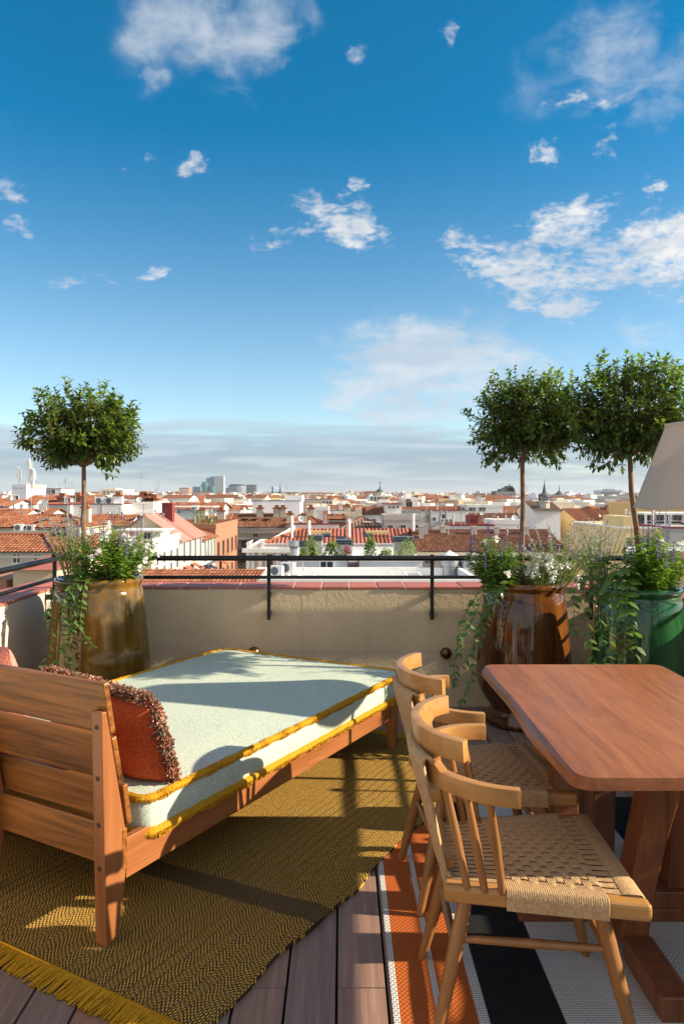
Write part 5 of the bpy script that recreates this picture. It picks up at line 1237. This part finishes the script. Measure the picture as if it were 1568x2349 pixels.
clump('reddish green climber on the right terrace chimney', 905, 962, 1234, 1280, 1.6, 420, [M['sage'], M['leaf_hi']], 5); clump('thin yellow green climber by the left terrace chimneys', 690, 738, 1232, 1282, 1.6, 380, [M['sage'], M['leaf_hi']], 6); clump('dark shrub at the foot of the left chimney', 685, 705, 1258, 1284, .7, 180, [M['leaf'], M['bush']], 7)
d = thing('steel_duct', 'fat galvanised duct rising with a collar in front of the white roof terrace', 'duct', at(673, 1345, 43)); h = at(0, 1240, 43).z - at(0, 1345, 43).z
MB().tube([(0, 0, 0), (0, 0, h - .45)], .21, 18).build('pipe', M['steel'], d, smooth=True); MB().tube([(0, 0, h - .45), (0, 0, h - .3), (0, 0, h)], [.22, .34, .34], 18).build('cowl', M['steel'], d, smooth=True)
for k in range(6): MB().tube([(0, 0, .3 + k * .36), (0, 0, .34 + k * .36)], .222, 18).build('joint_band', M['steel'], d, smooth=True)
MB().tube([(0, 0, .5), (-.5, -.3, .2), (-1.0, -.5, -.3)], .22, 14).build('branch_pipe', M['steel'], d, smooth=True)
lo = B_('lower white service roof crowded with air conditioning boxes', 560, 1100, 1352, 36, 6, 'white', 'flat')
for i, (x, y, sc) in enumerate(((630, 1318, 1.0), (655, 1312, 1.1), (640, 1338, 1.2), (618, 1338, .9), (664, 1338, 1.1), (604, 1345, .8))): lo.ac(x, y + 3, 1.2 + .3 * i, sc, R(-20))
def rail_frame(label, x0, x1, y0, y1, Yd, dep):
    p0, p1 = at(x0, y0, Yd), at(x1, y1, Yd); t = thing('pergola_frame', label, 'pergola', (p0.x, Yd, p0.z)); w = p1.x - p0.x
    for y in (0, dep): MB().box(0, w, y, y + .06, 0, .07).build('beam', M['white'], t)
    for k in range(4): MB().box(w * k / 3 - .03, w * k / 3 + .03, .06, dep, .005, .065).build('cross_bar', M['white'], t)
    for k in range(2): MB().box(w * k - .03, w * k + .03, 0, .06, -2.2, 0).build('pergola_post', M['white'], t)
rail_frame('white metal frame on the service roof left of the ladder', 690, 778, 1324, 1324, 38, 2.2); rail_frame('white metal frame on the service roof right of the ladder', 868, 968, 1324, 1324, 38, 2.2)
for k, (x, y) in enumerate(((590, 1316), (612, 1308), (638, 1300), (662, 1296))):
    p = at(x, y, 40); t = thing('roof_handrail', ('leftmost', 'second from left', 'third from left', 'rightmost')[k] + ' of four thin grey handrails on the service roof', 'railing', p); MB().tube([(0, 0, -1.2), (0, 0, 0), (.75, .2, .14), (.75, .2, -1.2)], .025, 6).build('handrail', M['grey'], t)

# ---- right of centre
s = B_('long building with a flat brown tiled roof beyond the water tanks', 964, 1290, 1262, 60, 11, 'beige', 'gable', 1214, tmat='tile_brown', pitch=.2, rows=12)
s.wins((981, 1028, 1061, 1075, 1110, 1150), (1292, 1322, 1352), .42, .72, 'concrete')
for x, y, w, h in ((974, 1236, .2, 1.0), (986, 1226, .22, .8), (1028, 1222, .22, .5), (1097, 1226, .24, .6), (1216, 1226, .24, .6), (1150, 1224, .22, .5)):
    t = (y - 1262) / (1214 - 1262); dy = 5.5 * t; c = MB().box(-w, w, -w, w, -.8, h).build('chimney', M['concrete'], s.o, loc=(s.lx(x) * (1 + dy / 60), dy, s.H + s.rise * t)); MB().box(-w * 1.15, w * 1.15, -w * 1.15, w * 1.15, h, h + .12).build('chimney_cap', M['beige'], c)
MB().box(-.35, s.w, -.55, -.36, s.H - .55, s.H - .15).build('eave_board', M['cream'], s.o)
for x0, x1, yt, lab in ((1007, 1053, 1263, 'conical capped steel water tank, left of the pair'), (1053, 1092, 1273, 'conical capped steel water tank, right of the pair and lower')):
    p = at((x0 + x1) / 2, 1360, 42); t = thing('water_tank', lab, 'water tank', p, 0, 'steel tanks on the roof'); h = at(0, yt + 7, 42).z - p.z; r = (x1 - x0) / 2 / FOC * 42
    MB().lathe([(r * .82, 0), (r * .82, h * .68)] + [(r * (.82 + .012 * (k % 2)), h * (.1 + .029 * k)) for k in range(20)] + [(r * .82, h * .69)], 24).build('barrel', M['steel'], t, smooth=True)
    MB().lathe([(r * .8, h * .69), (r, h * .7), (r, h * .93), (r * .98, h * .95)], 24).build('rim_band', M['steel'], t, smooth=True); MB().lathe([(r * .98, h * .95), (r * .5, h * 1.02), (.001, h * 1.09)], 24).build('cone_cap', M['white'], t, smooth=True)
s = B_('white block with a slanted dark coping left of centre', 579, 688, 1149, 130, 10, 'lilac', 'flat', cap='slate'); MB().box(s.lx(652), s.lx(692), .5, 8, s.H, s.lz(1136)).build('upper_block', M['white'], s.o)
s = B_('long beige block behind the slanted white one', 691, 764, 1145, 190, 14, 'beige', 'flat', cap='maroon'); s.wins((742, 750, 758), (1156,), .7, .8)
s = B_('low red roofed wall behind the pinkish white block', 707, 762, 1168, 140, 6, 'brick', 'gable', 1161, tmat='tile'); s = B_('ochre gable end with a leaning pipe', 762, 812, 1170, 128, 7, 'ochre', 'gable', 1161)
s = B_('pinkish white plain block in the centre', 702, 753, 1170, 105, 7, 'white', 'flat'); strip(s, 741, 753, 1171, 1197, 'pink', 'pink_panel', -.05, .04)
s = B_('lilac white gabled wall right of the pinkish block', 754, 802, 1172, 112, 7, 'lilac', 'flat', cap='slate')
s = B_('dark brick house with small terracotta roof in the centre', 753, 793, 1190, 92, 6, 'dbrick', 'mono', 1178); s = B_('cream house with a statue like chimney beside dark brick', 793, 812, 1186, 95, 6, 'cream', 'flat'); s.chim(796, 1184, .5, .8, 1.2, 'cream')
s = B_('orange tiled hip roof left of the white centre block', 661, 731, 1201, 92, 8, 'white', 'hip', 1178, rows=3); s.ac(692, 1206, -.4, 1.1).ac(675, 1206, -.4, 1.0).chim(664, 1198, .5, .8, 1.0, 'beige').chim(709, 1185, 3, .9, 1.0, 'beige')
s = B_('weathered dark tiled roof with two skylights behind the red roof', 783, 890, 1216, 79, 8, 'beige', 'hip', 1190, tmat='tile_dark', pitch=.36)
for x in (835, 866): MB().box(s.lx(x), s.lx(x) + .9, 1.6, 2.3, s.H + .75, s.H + .85).build('skylight', M['white'], s.o)
s = B_('grey white roof house with small windows behind the red roof', 881, 964, 1192, 74, 6, 'concrete', 'flat'); s.wins((895, 924, 958), (1211,), .45, .3, 'concrete')
s = B_('small grey block with a tin lean to roof', 930, 964, 1181, 82, 5, 'grey', 'flat')
s = B_('tall white block with two dark windows right of centre', 921, 959, 1146, 160, 9, 'white', 'flat'); s.wins((938,), (1162,), 1.2, 1.1, 'concrete'); s.wins((936,), (1151,), .8, .5, 'maroon')
s = B_('low white house with a red roof and small square windows', 884, 921, 1157, 150, 8, 'white', 'gable', 1153); s.wins((893, 902, 912), (1166,), .5, .5)
s = B_('long white wall with vent pipes right of the tall white block', 960, 1073, 1172, 105, 7, 'white', 'flat', cap='maroon'); s.wins((985, 1018), (1192,), .5, .75, 'concrete')
for x in (975, 986, 1009, 1021): MB().tube([(s.lx(x), -.5, s.lz(1212)), (s.lx(x), -.5, s.lz(1170))], .16 if x != 986 else .3, 8).build('vent_pipe', M['steel'], s.o)
for x in (1012, 1022, 1032): s.ac(x, 1197, -1, .9)
s.ac(994, 1196, -1.2, 1.4)
s = B_('brown tiled long roof behind the right trunk', 1074, 1190, 1196, 110, 9, 'brick', 'gable', 1177, tmat='tile_brown', rows=3); s = B_('second tiled roof below the brown long roof', 1040, 1200, 1212, 92, 7, 'white', 'gable', 1197, rows=3)
s.chim(1080, 1208, 1, .8, .9, 'white').chim(1136, 1206, 1, .8, .9, 'white')
s = B_('low white parapet above the brown tiled roof', 1031, 1134, 1206, 73, 3, 'white', 'flat', cap='maroon'); s = B_('maroon roof cabin beside a grey vent', 1077, 1096, 1192, 82, 3, 'maroon', 'flat'); s = B_('slanted white roof terrace near the right trunk', 1132, 1200, 1202, 85, 6, 'white', 'flat')
s = B_('long white wall at mid distance on the right', 1072, 1152, 1163, 150, 9, 'white', 'flat'); s.wins((1082, 1105), (1171,), 1.2, .6, 'grey')
s = B_('white church of the slate spire', 1226, 1284, 1170, 140, 14, 'white', 'gable', 1150, tmat='tile_dark', name='church')
b = MB(); cx = s.lx(1254); b.lathe([(1.0, s.H - 2), (1.0, s.lz(1152)), (1.25, s.lz(1151.5)), (1.25, s.lz(1149.5)), (.95, s.lz(1149)), (.95, s.lz(1139))], 8, c=(cx, 2)); b.build('belfry', M['concrete'], s.o)
for k in range(8): th = k * math.pi / 4 + .39; MB().box(cx + .9 * math.cos(th) - .16, cx + .9 * math.cos(th) + .16, 2 + .9 * math.sin(th) - .16, 2 + .9 * math.sin(th) + .16, s.lz(1148), s.lz(1141)).build('belfry_opening', M['slate'], s.o)
b = MB(); b.lathe([(1.25, s.lz(1139)), (1.2, s.lz(1136)), (.92, s.lz(1133)), (.45, s.lz(1130)), (.36, s.lz(1125)), (.17, s.lz(1113)), (.09, s.lz(1109)), (.03, s.lz(1098))], 8, c=(cx, 2)); b.build('spire', M['slate'], s.o)
s = B_('domed grey hall on the right skyline', 1272, 1303, 1137, 700, 40, 'concrete', 'flat'); b = MB(); b.lathe([(4, s.H), (3.6, s.H + 2.2), (1.8, s.H + 4), (.5, s.H + 5), (.2, s.H + 10)], 16, c=(s.w / 2, 8)); b.build('dome', M['slate'], s.o, smooth=True); s.wins((1276, 1282, 1288, 1294, 1300), (1142,), 1.6, 2.6, 'cream')
s = B_('grey hospital slab on the right skyline', 1376, 1426, 1125, 1100, 30, 'tower_grey', 'flat'); MB().box(s.lx(1394), s.lx(1410), 3, 25, s.H, s.lz(1121)).build('upper_block', M['tower_grey'], s.o)
for k in range(5): MB().box(0, s.w, -.2, -.01, s.H - 2 - 2.4 * k - 1.1, s.H - 2 - 2.4 * k).build('window_band', M['slate'], s.o)
s = B_('grey modern block beneath the hospital slab', 1404, 1452, 1140, 330, 20, 'concrete', 'flat'); s.wins((1430, 1438, 1446), (1146, 1151, 1157), 1.6, .7)
s = B_('glazed grey block left of the lamp shade', 1448, 1500, 1136, 360, 20, 'tower_grey', 'flat'); s.wins((1456, 1468, 1480, 1492), (1148,), 1.4, 3.4)
s = B_('yellow house with a roof terrace below the lamp shade', 1429, 1531, 1212, 50, 11, 'yellow', 'flat', cap='white'); MB().box(0, s.lx(1459), .01, 4, s.H, s.lz(1184)).build('stair_tower', M['yellow'], s.o); s.wins((1472, 1512, 1440), (1260,), .24, .8, 'concrete'); s.wins((1490,), (1260,), .24, .8)
s = B_('grey lilac party wall right of the yellow house', 1532, 1680, 1212, 49, 11, 'grey', 'flat', cap='maroon')
s = B_('ochre upper storey under the lamp shade', 1478, 1700, 1166, 66, 9, 'ochre', 'flat')
b = thing('terrace_pergola', 'white framed glazed terrace on top of the yellow house', 'pergola', at(1478, 1212, 56)); w = (1700 - 1478) / FOC * 56; h = at(0, 1180, 56).z - at(0, 1212, 56).z
MB().box(-.1, w, -.1, 3, h, h + .15).build('pergola_roof', M['white'], b); MB().box(0, w, 2.8, 3, 0, h).build('back_wall', M['white'], b)
for x in (1480, 1501, 1525, 1534, 1570, 1600, 1640): MB().box((x - 1478) / FOC * 56 - .08, (x - 1478) / FOC * 56 + .08, 0, .12, 0, h).build('pergola_post', M['white'], b)
for k in range(3): MB().box(0, w, .12, .16, .15 + .2 * k, .19 + .2 * k).build('terrace_rail', M['white'], b)
for x in (1490, 1513, 1553, 1563, 1590): window(b, (x - 1478) / FOC * 56, 2.79, .05, .55, .85, 'f', 'grey')
clump('potted greenery inside the white framed terrace', 1482, 1512, 1192, 1210, 11.5, 200, [M['leaf'], M['bush']], 8)
s = B_('low rooftop with stacked air conditioners at the right edge', 1525, 1720, 1298, 30, 4, 'white', 'flat')
for x in (1546, 1566, 1590): s.ac(x, 1276, .5, .55).ac(x, 1300, .5, .55)
s = B_('near tiled roof just beyond the red coping tiles', 300, 566, 1339, 27, 3.4, 'cream', 'mono', 1306, rows=6, pitch=.145)

# ---- roof clutter: pipes, aerials, dishes, streaked vents on the nearer houses
rq = random.Random(8)
for s, rf in list(ALLB):
    if not (48 < s.Y < 200) or s.w < 2: continue
    up = (s.rise * .6 if rf != 'flat' else 0)
    for k in range(rq.randint(1, 3)):
        x = rq.uniform(.1, .9) * s.w; y = s.d * rq.uniform(.3, .6); h = rq.uniform(.4, 1.1); p = MB(); p.tube([(0, 0, -.6), (0, 0, h)], .07, 6).tube([(0, 0, h), (0, 0, h + .14)], .13, 6); p.build('vent_pipe', M[rq.choice(['grey', 'steel', 'concrete'])], s.o, loc=(x, y, s.H + up))
    if rq.random() < .75: antenna(s.o, rq.uniform(.1, .9) * s.w, s.d * .5, s.H + (s.rise if rf != 'flat' else 0) - .1, rq.uniform(1.4, 3.2))
    if rq.random() < .4: dish(s.o, rq.uniform(.1, .9) * s.w, s.d * .4, s.H + up * .7, rq.uniform(.9, 1.5))

# ---- landmarks on the skyline
def tower(label, x0, x1, yt, Yd, dep, mat, bands=0, bm='slate', vert=0, name='tower'):
    s = B_(label, x0, x1, yt, Yd, dep, mat, 'flat', name=name)
    for k in range(bands): z = s.H - (k + .6) * (s.H - s.lz(1140)) / bands; MB().box(-.3, s.w + .3, -.5, -.02, z - 1.6, z).build('window_band', M[bm], s.o)
    for k in range(vert): x = (k + .5) * s.w / vert; MB().box(x - .5, x + .5, -.6, -.02, s.lz(1140), s.H - 2).build('mullion', M[bm], s.o)
    return s
s = tower('tallest pale grey office tower on the skyline', 492.5, 513, 1091.5, 3200, 40, 'tower_grey', 0, 'concrete', 9); s = tower('dark blue glass tower hugging the pale grey tower', 482, 492, 1093, 3250, 30, 'tower_blue', 6); s = tower('slim blue tower left of the tall grey one', 473, 482, 1096, 3300, 30, 'tower_blue', 5)
s = B_('stepped round teal tower in front of the blue ones', 0, 0, 1137, 2900, 20, 'tower_teal', X=(-545, -515), name='tower')
MB().lathe([(17, s.H - 30), (17, s.lz(1112)), (13, s.lz(1111)), (13, s.lz(1107)), (9, s.lz(1105)), (.1, s.lz(1104.5))], 24, c=(10, 0)).build('round_shaft', M['tower_teal'], s.o, smooth=True); MB().lathe([(14, s.H - 30), (14, s.lz(1114)), (.1, s.lz(1113.8))], 24, c=(36, 0)).build('round_shaft', M['tower_teal'], s.o, smooth=True)
s = tower('square dark blue block left of the towers', 442, 460, 1116, 2700, 30, 'tower_blue', 5); s = tower('dark slab with a flat crown right of the round tower', 565, 587, 1111.5, 2700, 30, 'tower_dark', 8, 'grey')
s = tower('tapering dark block between towers', 518, 530, 1119, 2800, 30, 'tower_dark', 4, 'grey')
s = B_('round grey office tower on the skyline', 0, 0, 1137, 2600, 20, 'tower_dark', X=(-382, -352), name='tower'); MB().lathe([(31, s.H - 30), (31, s.lz(1113)), (27, s.lz(1112.5)), (24, s.lz(1110.5)), (.1, s.lz(1110))], 32, c=(15, 0)).build('round_shaft', M['tower_dark'], s.o, smooth=True)
for k in range(7): MB().lathe([(31.4, s.lz(1131 - 2.4 * k)), (31.4, s.lz(1130 - 2.4 * k))], 32, c=(15, 0)).build('window_band', M['tower_grey'], s.o)
s = tower('red brick apartment block with white floors on the skyline', 411, 433, 1119, 1300, 25, 'brick', 5, 'white'); s = tower('lower red brick block beside it', 402, 411, 1128, 1290, 20, 'brick', 2, 'white')
s = tower('broad dark office block with stepped roof on the right skyline', 1137, 1181, 1127, 900, 30, 'slate', 6, 'grey'); b = MB(); zz0 = s.H
for a0, a1, yt in ((1150, 1181, 1121), (1160, 1179, 1117.5), (1166, 1176, 1114)): MB().box(s.lx(a0), s.lx(a1), 2, 26, s.H - 1, s.lz(yt)).build('roof_step', M['slate'], s.o)
MB().tube([(s.lx(1171), 8, s.H), (s.lx(1171), 8, s.lz(1109))], .8, 6).build('finial', M['slate'], s.o)
s = B_('ornate white palace with a grey lantern dome on the centre skyline', 846, 902, 1139, 420, 22, 'white', 'flat'); s.wins((852, 860, 868, 876, 884, 892), (1147, 1156), 1.3, 2.2, 'concrete')
cx = s.lx(871.5); MB().lathe([(2.2, s.H), (2.2, s.lz(1130)), (2.6, s.lz(1129.6)), (2.6, s.lz(1128.6))], 10, c=(cx, 3)).build('lantern', M['concrete'], s.o); MB().lathe([(2.5, s.lz(1128.6)), (2.2, s.lz(1125)), (1.1, s.lz(1122)), (.5, s.lz(1120)), (.18, s.lz(1112)), (.06, s.lz(1106))], 12, c=(cx, 3)).build('spire', M['slate'], s.o, smooth=True); MB().ball((cx, 3, s.lz(1106)), .5).build('finial', M['slate'], s.o)
for x in (851, 884, 893): MB().lathe([(1.3, s.H), (1.3, s.lz(1135)), (.5, s.lz(1133)), (.05, s.lz(1131))], 8, c=(s.lx(x), 2)).build('turret', M['white'], s.o)
s = B_('slim dark church spire on the skyline beside the crane', 637, 647, 1136, 800, 14, 'concrete', 'flat', name='church'); MB().lathe([(2.4, s.H), (2.2, s.lz(1128)), (1.2, s.lz(1127)), (.5, s.lz(1118)), (.25, s.lz(1109)), (.08, s.lz(1104))], 8, c=(s.w / 2, 4)).build('spire', M['slate'], s.o)
c = thing('tower_crane', 'blue tower crane on the skyline left of the slim spire', 'crane', at(625, 1140, 900)); hh = at(0, 1116, 900).z - at(0, 1140, 900).z
MB().box(-.9, .9, -.9, .9, -20, hh).build('mast', M['crane'], c); MB().box(-8, 20, -.4, .4, hh * .45, hh * .45 + .8).build('jib', M['crane'], c); MB().box(-11, -8, -.8, .8, hh * .35, hh * .55).build('counterweight', M['white'], c)
for q in (20, -9): MB().tube([(0, 0, hh), (q, 0, hh * .5)], .22, 4).build('stay_cable', M['white'], c)
AER = ('tallest television aerial on the skyline, right of the left tree', 'television aerial between the tallest aerial and the office towers', 'television aerial hidden low behind the left tree crown', '', 'thin aerial mast between the dark stepped block and the slate spire', 'short thin aerial among roofs right of the lantern dome', 'thin aerial left of the lantern dome', 'thin aerial just right of the lantern dome', 'thin aerial right beside the brown urn tree trunk')
for i, (x, yt, yb, Yd) in enumerate(((324, 1073, 1150, 130), (363, 1103, 1150, 150), (165, 1102, 1150, 150), (753, 1092, 1140, 0), (1207, 1113, 1150, 160), (1056, 1128, 1150, 200), (815, 1125, 1160, 160), (935, 1127, 1150, 180), (1188, 1118, 1150, 200))):
    if not Yd: continue
    p = at(x, yb, Yd); t = thing('roof_antenna', AER[i], 'antenna', p); antenna(t, 0, 0, 0, at(0, yt, Yd).z - p.z)

# ---- the sea of roofs
rs = random.Random(42)
ROOF_SHARE = {}
SEEN = set()
ZONES = ('at the left edge', 'behind the left tree', 'right of the left tree', 'above the pink roof', 'left of centre', 'at the centre', 'right of centre', 'left of the right trees', 'behind the right trunks', 'near the lamp shade')
def filler(k):
    for attempt in range(60):
        band = rs.random(); bi = 0 if band < .42 else 1 if band < .8 else 2
        Yd = rs.uniform(*((125, 300), (300, 800), (800, 1700))[bi]); x = rs.uniform(-60, 1640)
        wall = rs.choice(['white', 'white', 'cream', 'white', 'cream', 'white', 'beige', 'lilac', 'concrete', 'ochre', 'peach']); red = rs.random() < (.55 if x > 1000 else .33)
        rm = rs.choice(['tile', 'tile', 'tile_brown', 'tile_red']); cm = rs.choice(['white', 'beige', 'brick', 'concrete', None]); zone = ZONES[min(9, max(0, int(x / 157)))]
        pal = {'white': 'white', 'lilac': 'lilac white', 'cream': 'cream', 'beige': 'beige', 'concrete': 'grey', 'ochre': 'ochre', 'peach': 'peach'}[wall]
        lab = pal + (' house, ' + {'tile': 'terracotta', 'tile_brown': 'brown', 'tile_red': 'red'}[rm] + ' roof' if red else ' flat roofed house') + (', ' + {'white': 'white', 'beige': 'beige', 'brick': 'brick', 'concrete': 'grey'}[cm] + ' chimney' if cm else ', no chimney') + ', ' + ('near distance', 'middle distance', 'far off')[bi] + ', ' + zone
        if lab not in SEEN: break
    SEEN.add(lab); right = x > 1000
    if Yd < 300: drop = rs.uniform(3.6, 6.5)
    elif Yd < 800: drop = rs.uniform(.5, 5.0) - (Yd - 300) / 500 * 1.2
    else: drop = rs.uniform(-4.5, 3)
    if right and Yd > 300: drop += rs.uniform(0, 2.5)
    w = rs.uniform(8, 20) * (1 if Yd < 800 else 1.4); dep = rs.uniform(7, 12); xc = (x - 784) / FOC * Yd; H = EYE - drop - GZ
    t = thing('building', lab, 'building', (xc - w / 2, Yd, GZ), rs.uniform(-.5, .5), 'houses in the sea of roofs')
    MB().box(0, w, 0, dep, 0, H).build('wall', M[wall], t)
    if red:
        rise = dep * rs.uniform(.14, .22); b = MB(); ov = .4; m = dep / 2; z0 = H - ov * rise / m
        if Yd < 300: slope(b, (-ov, -ov, z0), (w + ov, -ov, z0), (-ov, m, H + rise), (w + ov, m, H + rise), .5, 1); slope(b, (-ov, dep + ov, z0), (w + ov, dep + ov, z0), (-ov, m, H + rise), (w + ov, m, H + rise), .5, 1)
        else:
            b.add([(-ov, -ov, z0), (w + ov, -ov, z0), (w + ov, m, H + rise), (-ov, m, H + rise), (w + ov, dep + ov, z0), (-ov, dep + ov, z0)], [(0, 1, 2, 3), (4, 5, 3, 2)])
        b.add([(0, 0, H), (0, dep, H), (0, m, H + rise - .1), (w, 0, H), (w, dep, H), (w, m, H + rise - .1)], [(0, 2, 1), (3, 4, 5)], 1)
        b.build('roof', [M[rm], M[wall]], t)
    else:
        b = MB().box(-.05, w + .05, -.05, .2, H, H + .6).box(-.05, w + .05, dep - .2, dep, H, H + .6).box(-.05, .2, .2, dep - .2, H, H + .6).box(w - .2, w + .05, .2, dep - .2, H, H + .6); b.build('parapet', M[wall], t)
        if rs.random() < .7: x0 = rs.uniform(.5, w * .5); MB().box(x0, x0 + rs.uniform(2.5, 5), 2, 6, H, H + rs.uniform(1.6, 2.8)).build('roof_cabin', M[rs.choice(['white', wall, 'brick', 'concrete'])], t)
    if cm:
        for q in range(rs.randint(1, 3)): chimney(t, rs.uniform(1, w - 1), dep * rs.uniform(.3, .6), H + (.8 if red else 0), rs.uniform(.6, 1.0), rs.uniform(.8, 1.6), cm)
    fm = wall if wall in M else 'white'
    if Yd < 450:
        for q in range(rs.randint(3, 5)): window(t, w * (q + .7) / 5.4, -.004, H - rs.choice((2.4, 2.4, 5.2)), .85, 1.1, 'f', 'concrete')
        for q in range(3): window(t, w + .004, dep * (q + .6) / 3.2, H - 2.4, .85, 1.1, 'r', 'concrete')
        if rs.random() < .3: dish(t, rs.uniform(1, w - 1), .5, H + (0 if not red else .2), rs.uniform(.9, 1.3))
        if rs.random() < .3: antenna(t, rs.uniform(1, w - 1), dep * .5, H + 1, rs.uniform(2.5, 5))
    else:
        for q in range(3): window(t, w * (q + .6) / 3.2, -.004, H - 3, 1.4, 1.6, 'f', 'concrete')
for k in range(205): filler(k)
# beyond them the city reads as one mass
far = MB(); rs = random.Random(77)
def far_house(x, Yd, w, dep, H, wallm, red):
    c, s_ = math.cos(rs.uniform(-.6, .6)), math.sin(rs.uniform(-.6, .6)); n = math.hypot(c, s_); c /= n; s_ /= n
    P = lambda a, b_, z: (x + a * c - b_ * s_, Yd + a * s_ + b_ * c, z)
    far.hexa([P(0, 0, GZ), P(w, 0, GZ), P(w, dep, GZ), P(0, dep, GZ), P(0, 0, H), P(w, 0, H), P(w, dep, H), P(0, dep, H)], wallm)
    if red: far.add([P(-.4, -.4, H - .1), P(w + .4, -.4, H - .1), P(w + .4, dep + .4, H - .1), P(-.4, dep + .4, H - .1), P(0, dep / 2, H + dep * .17), P(w, dep / 2, H + dep * .17)], [(0, 1, 5, 4), (2, 3, 4, 5), (0, 4, 3), (1, 2, 5)], 6 + (rs.random() < .4))
    else:
        a = rs.uniform(.1, .5) * w; h2 = rs.uniform(1.5, 3); far.hexa([P(a, 2, H), P(a + w * .3, 2, H), P(a + w * .3, dep - 2, H), P(a, dep - 2, H), P(a, 2, H + h2), P(a + w * .3, 2, H + h2), P(a + w * .3, dep - 2, H + h2), P(a, dep - 2, H + h2)], wallm)
    for q in range(int(w / 3.2)):
        for r_ in range(2): p = [P(q * 3.2 + 1, -.06, H - 2.6 - 3.1 * r_), P(q * 3.2 + 2.3, -.06, H - 2.6 - 3.1 * r_), P(q * 3.2 + 2.3, -.06, H - 1 - 3.1 * r_), P(q * 3.2 + 1, -.06, H - 1 - 3.1 * r_)]; far.add(p, [(0, 1, 2, 3)], 8)
for k in range(3400):
    Yd = 150 * (4200 / 150) ** rs.random(); x = (rs.uniform(-160, 1730) - 784) / FOC * Yd
    if Yd < 400: top = EYE - rs.uniform(3.6, 8)
    elif Yd < 900: top = EYE - rs.uniform(1.0, 6)
    elif Yd < 2000: top = EYE + rs.uniform(-5, 4.5)
    else: top = EYE + rs.uniform(-8, 10)
    if x > 200 * Yd / 1700 and Yd > 400: top -= rs.uniform(0, 3) * min(2, Yd / 800)
    far_house(x, Yd, rs.uniform(8, 20) * (1 if Yd < 1500 else 1.6), rs.uniform(8, 13), top, rs.choice((0, 0, 0, 0, 1, 1, 2, 3, 4, 5)), rs.random() < .34)
o = far.build('far_rooftops', [M[k] for k in ('white', 'cream', 'lilac', 'beige', 'concrete', 'peach', 'tile', 'tile_brown', 'pane')]); tag(o, 'distant mass of small white walls and red roofs along the skyline', 'buildings', None, 'stuff')

# ---- thin air that pales the far end of the city
hz = MB().box(-9500, 9500, -80, 14500, GZ - 1.0, 130).build('haze', [], None)
q = bpy.data.materials.new('haze_air'); q.use_nodes = True; q.node_tree.nodes.clear(); vo = q.node_tree.nodes.new('ShaderNodeVolumePrincipled'); ho = q.node_tree.nodes.new('ShaderNodeOutputMaterial')
vo.inputs['Color'].default_value = (.86, .92, 1.0, 1); vo.inputs['Density'].default_value = .00006; vo.inputs['Anisotropy'].default_value = .2; q.node_tree.links.new(vo.outputs[0], ho.inputs['Volume']); hz.data.materials.append(q); hz['kind'] = 'stuff'
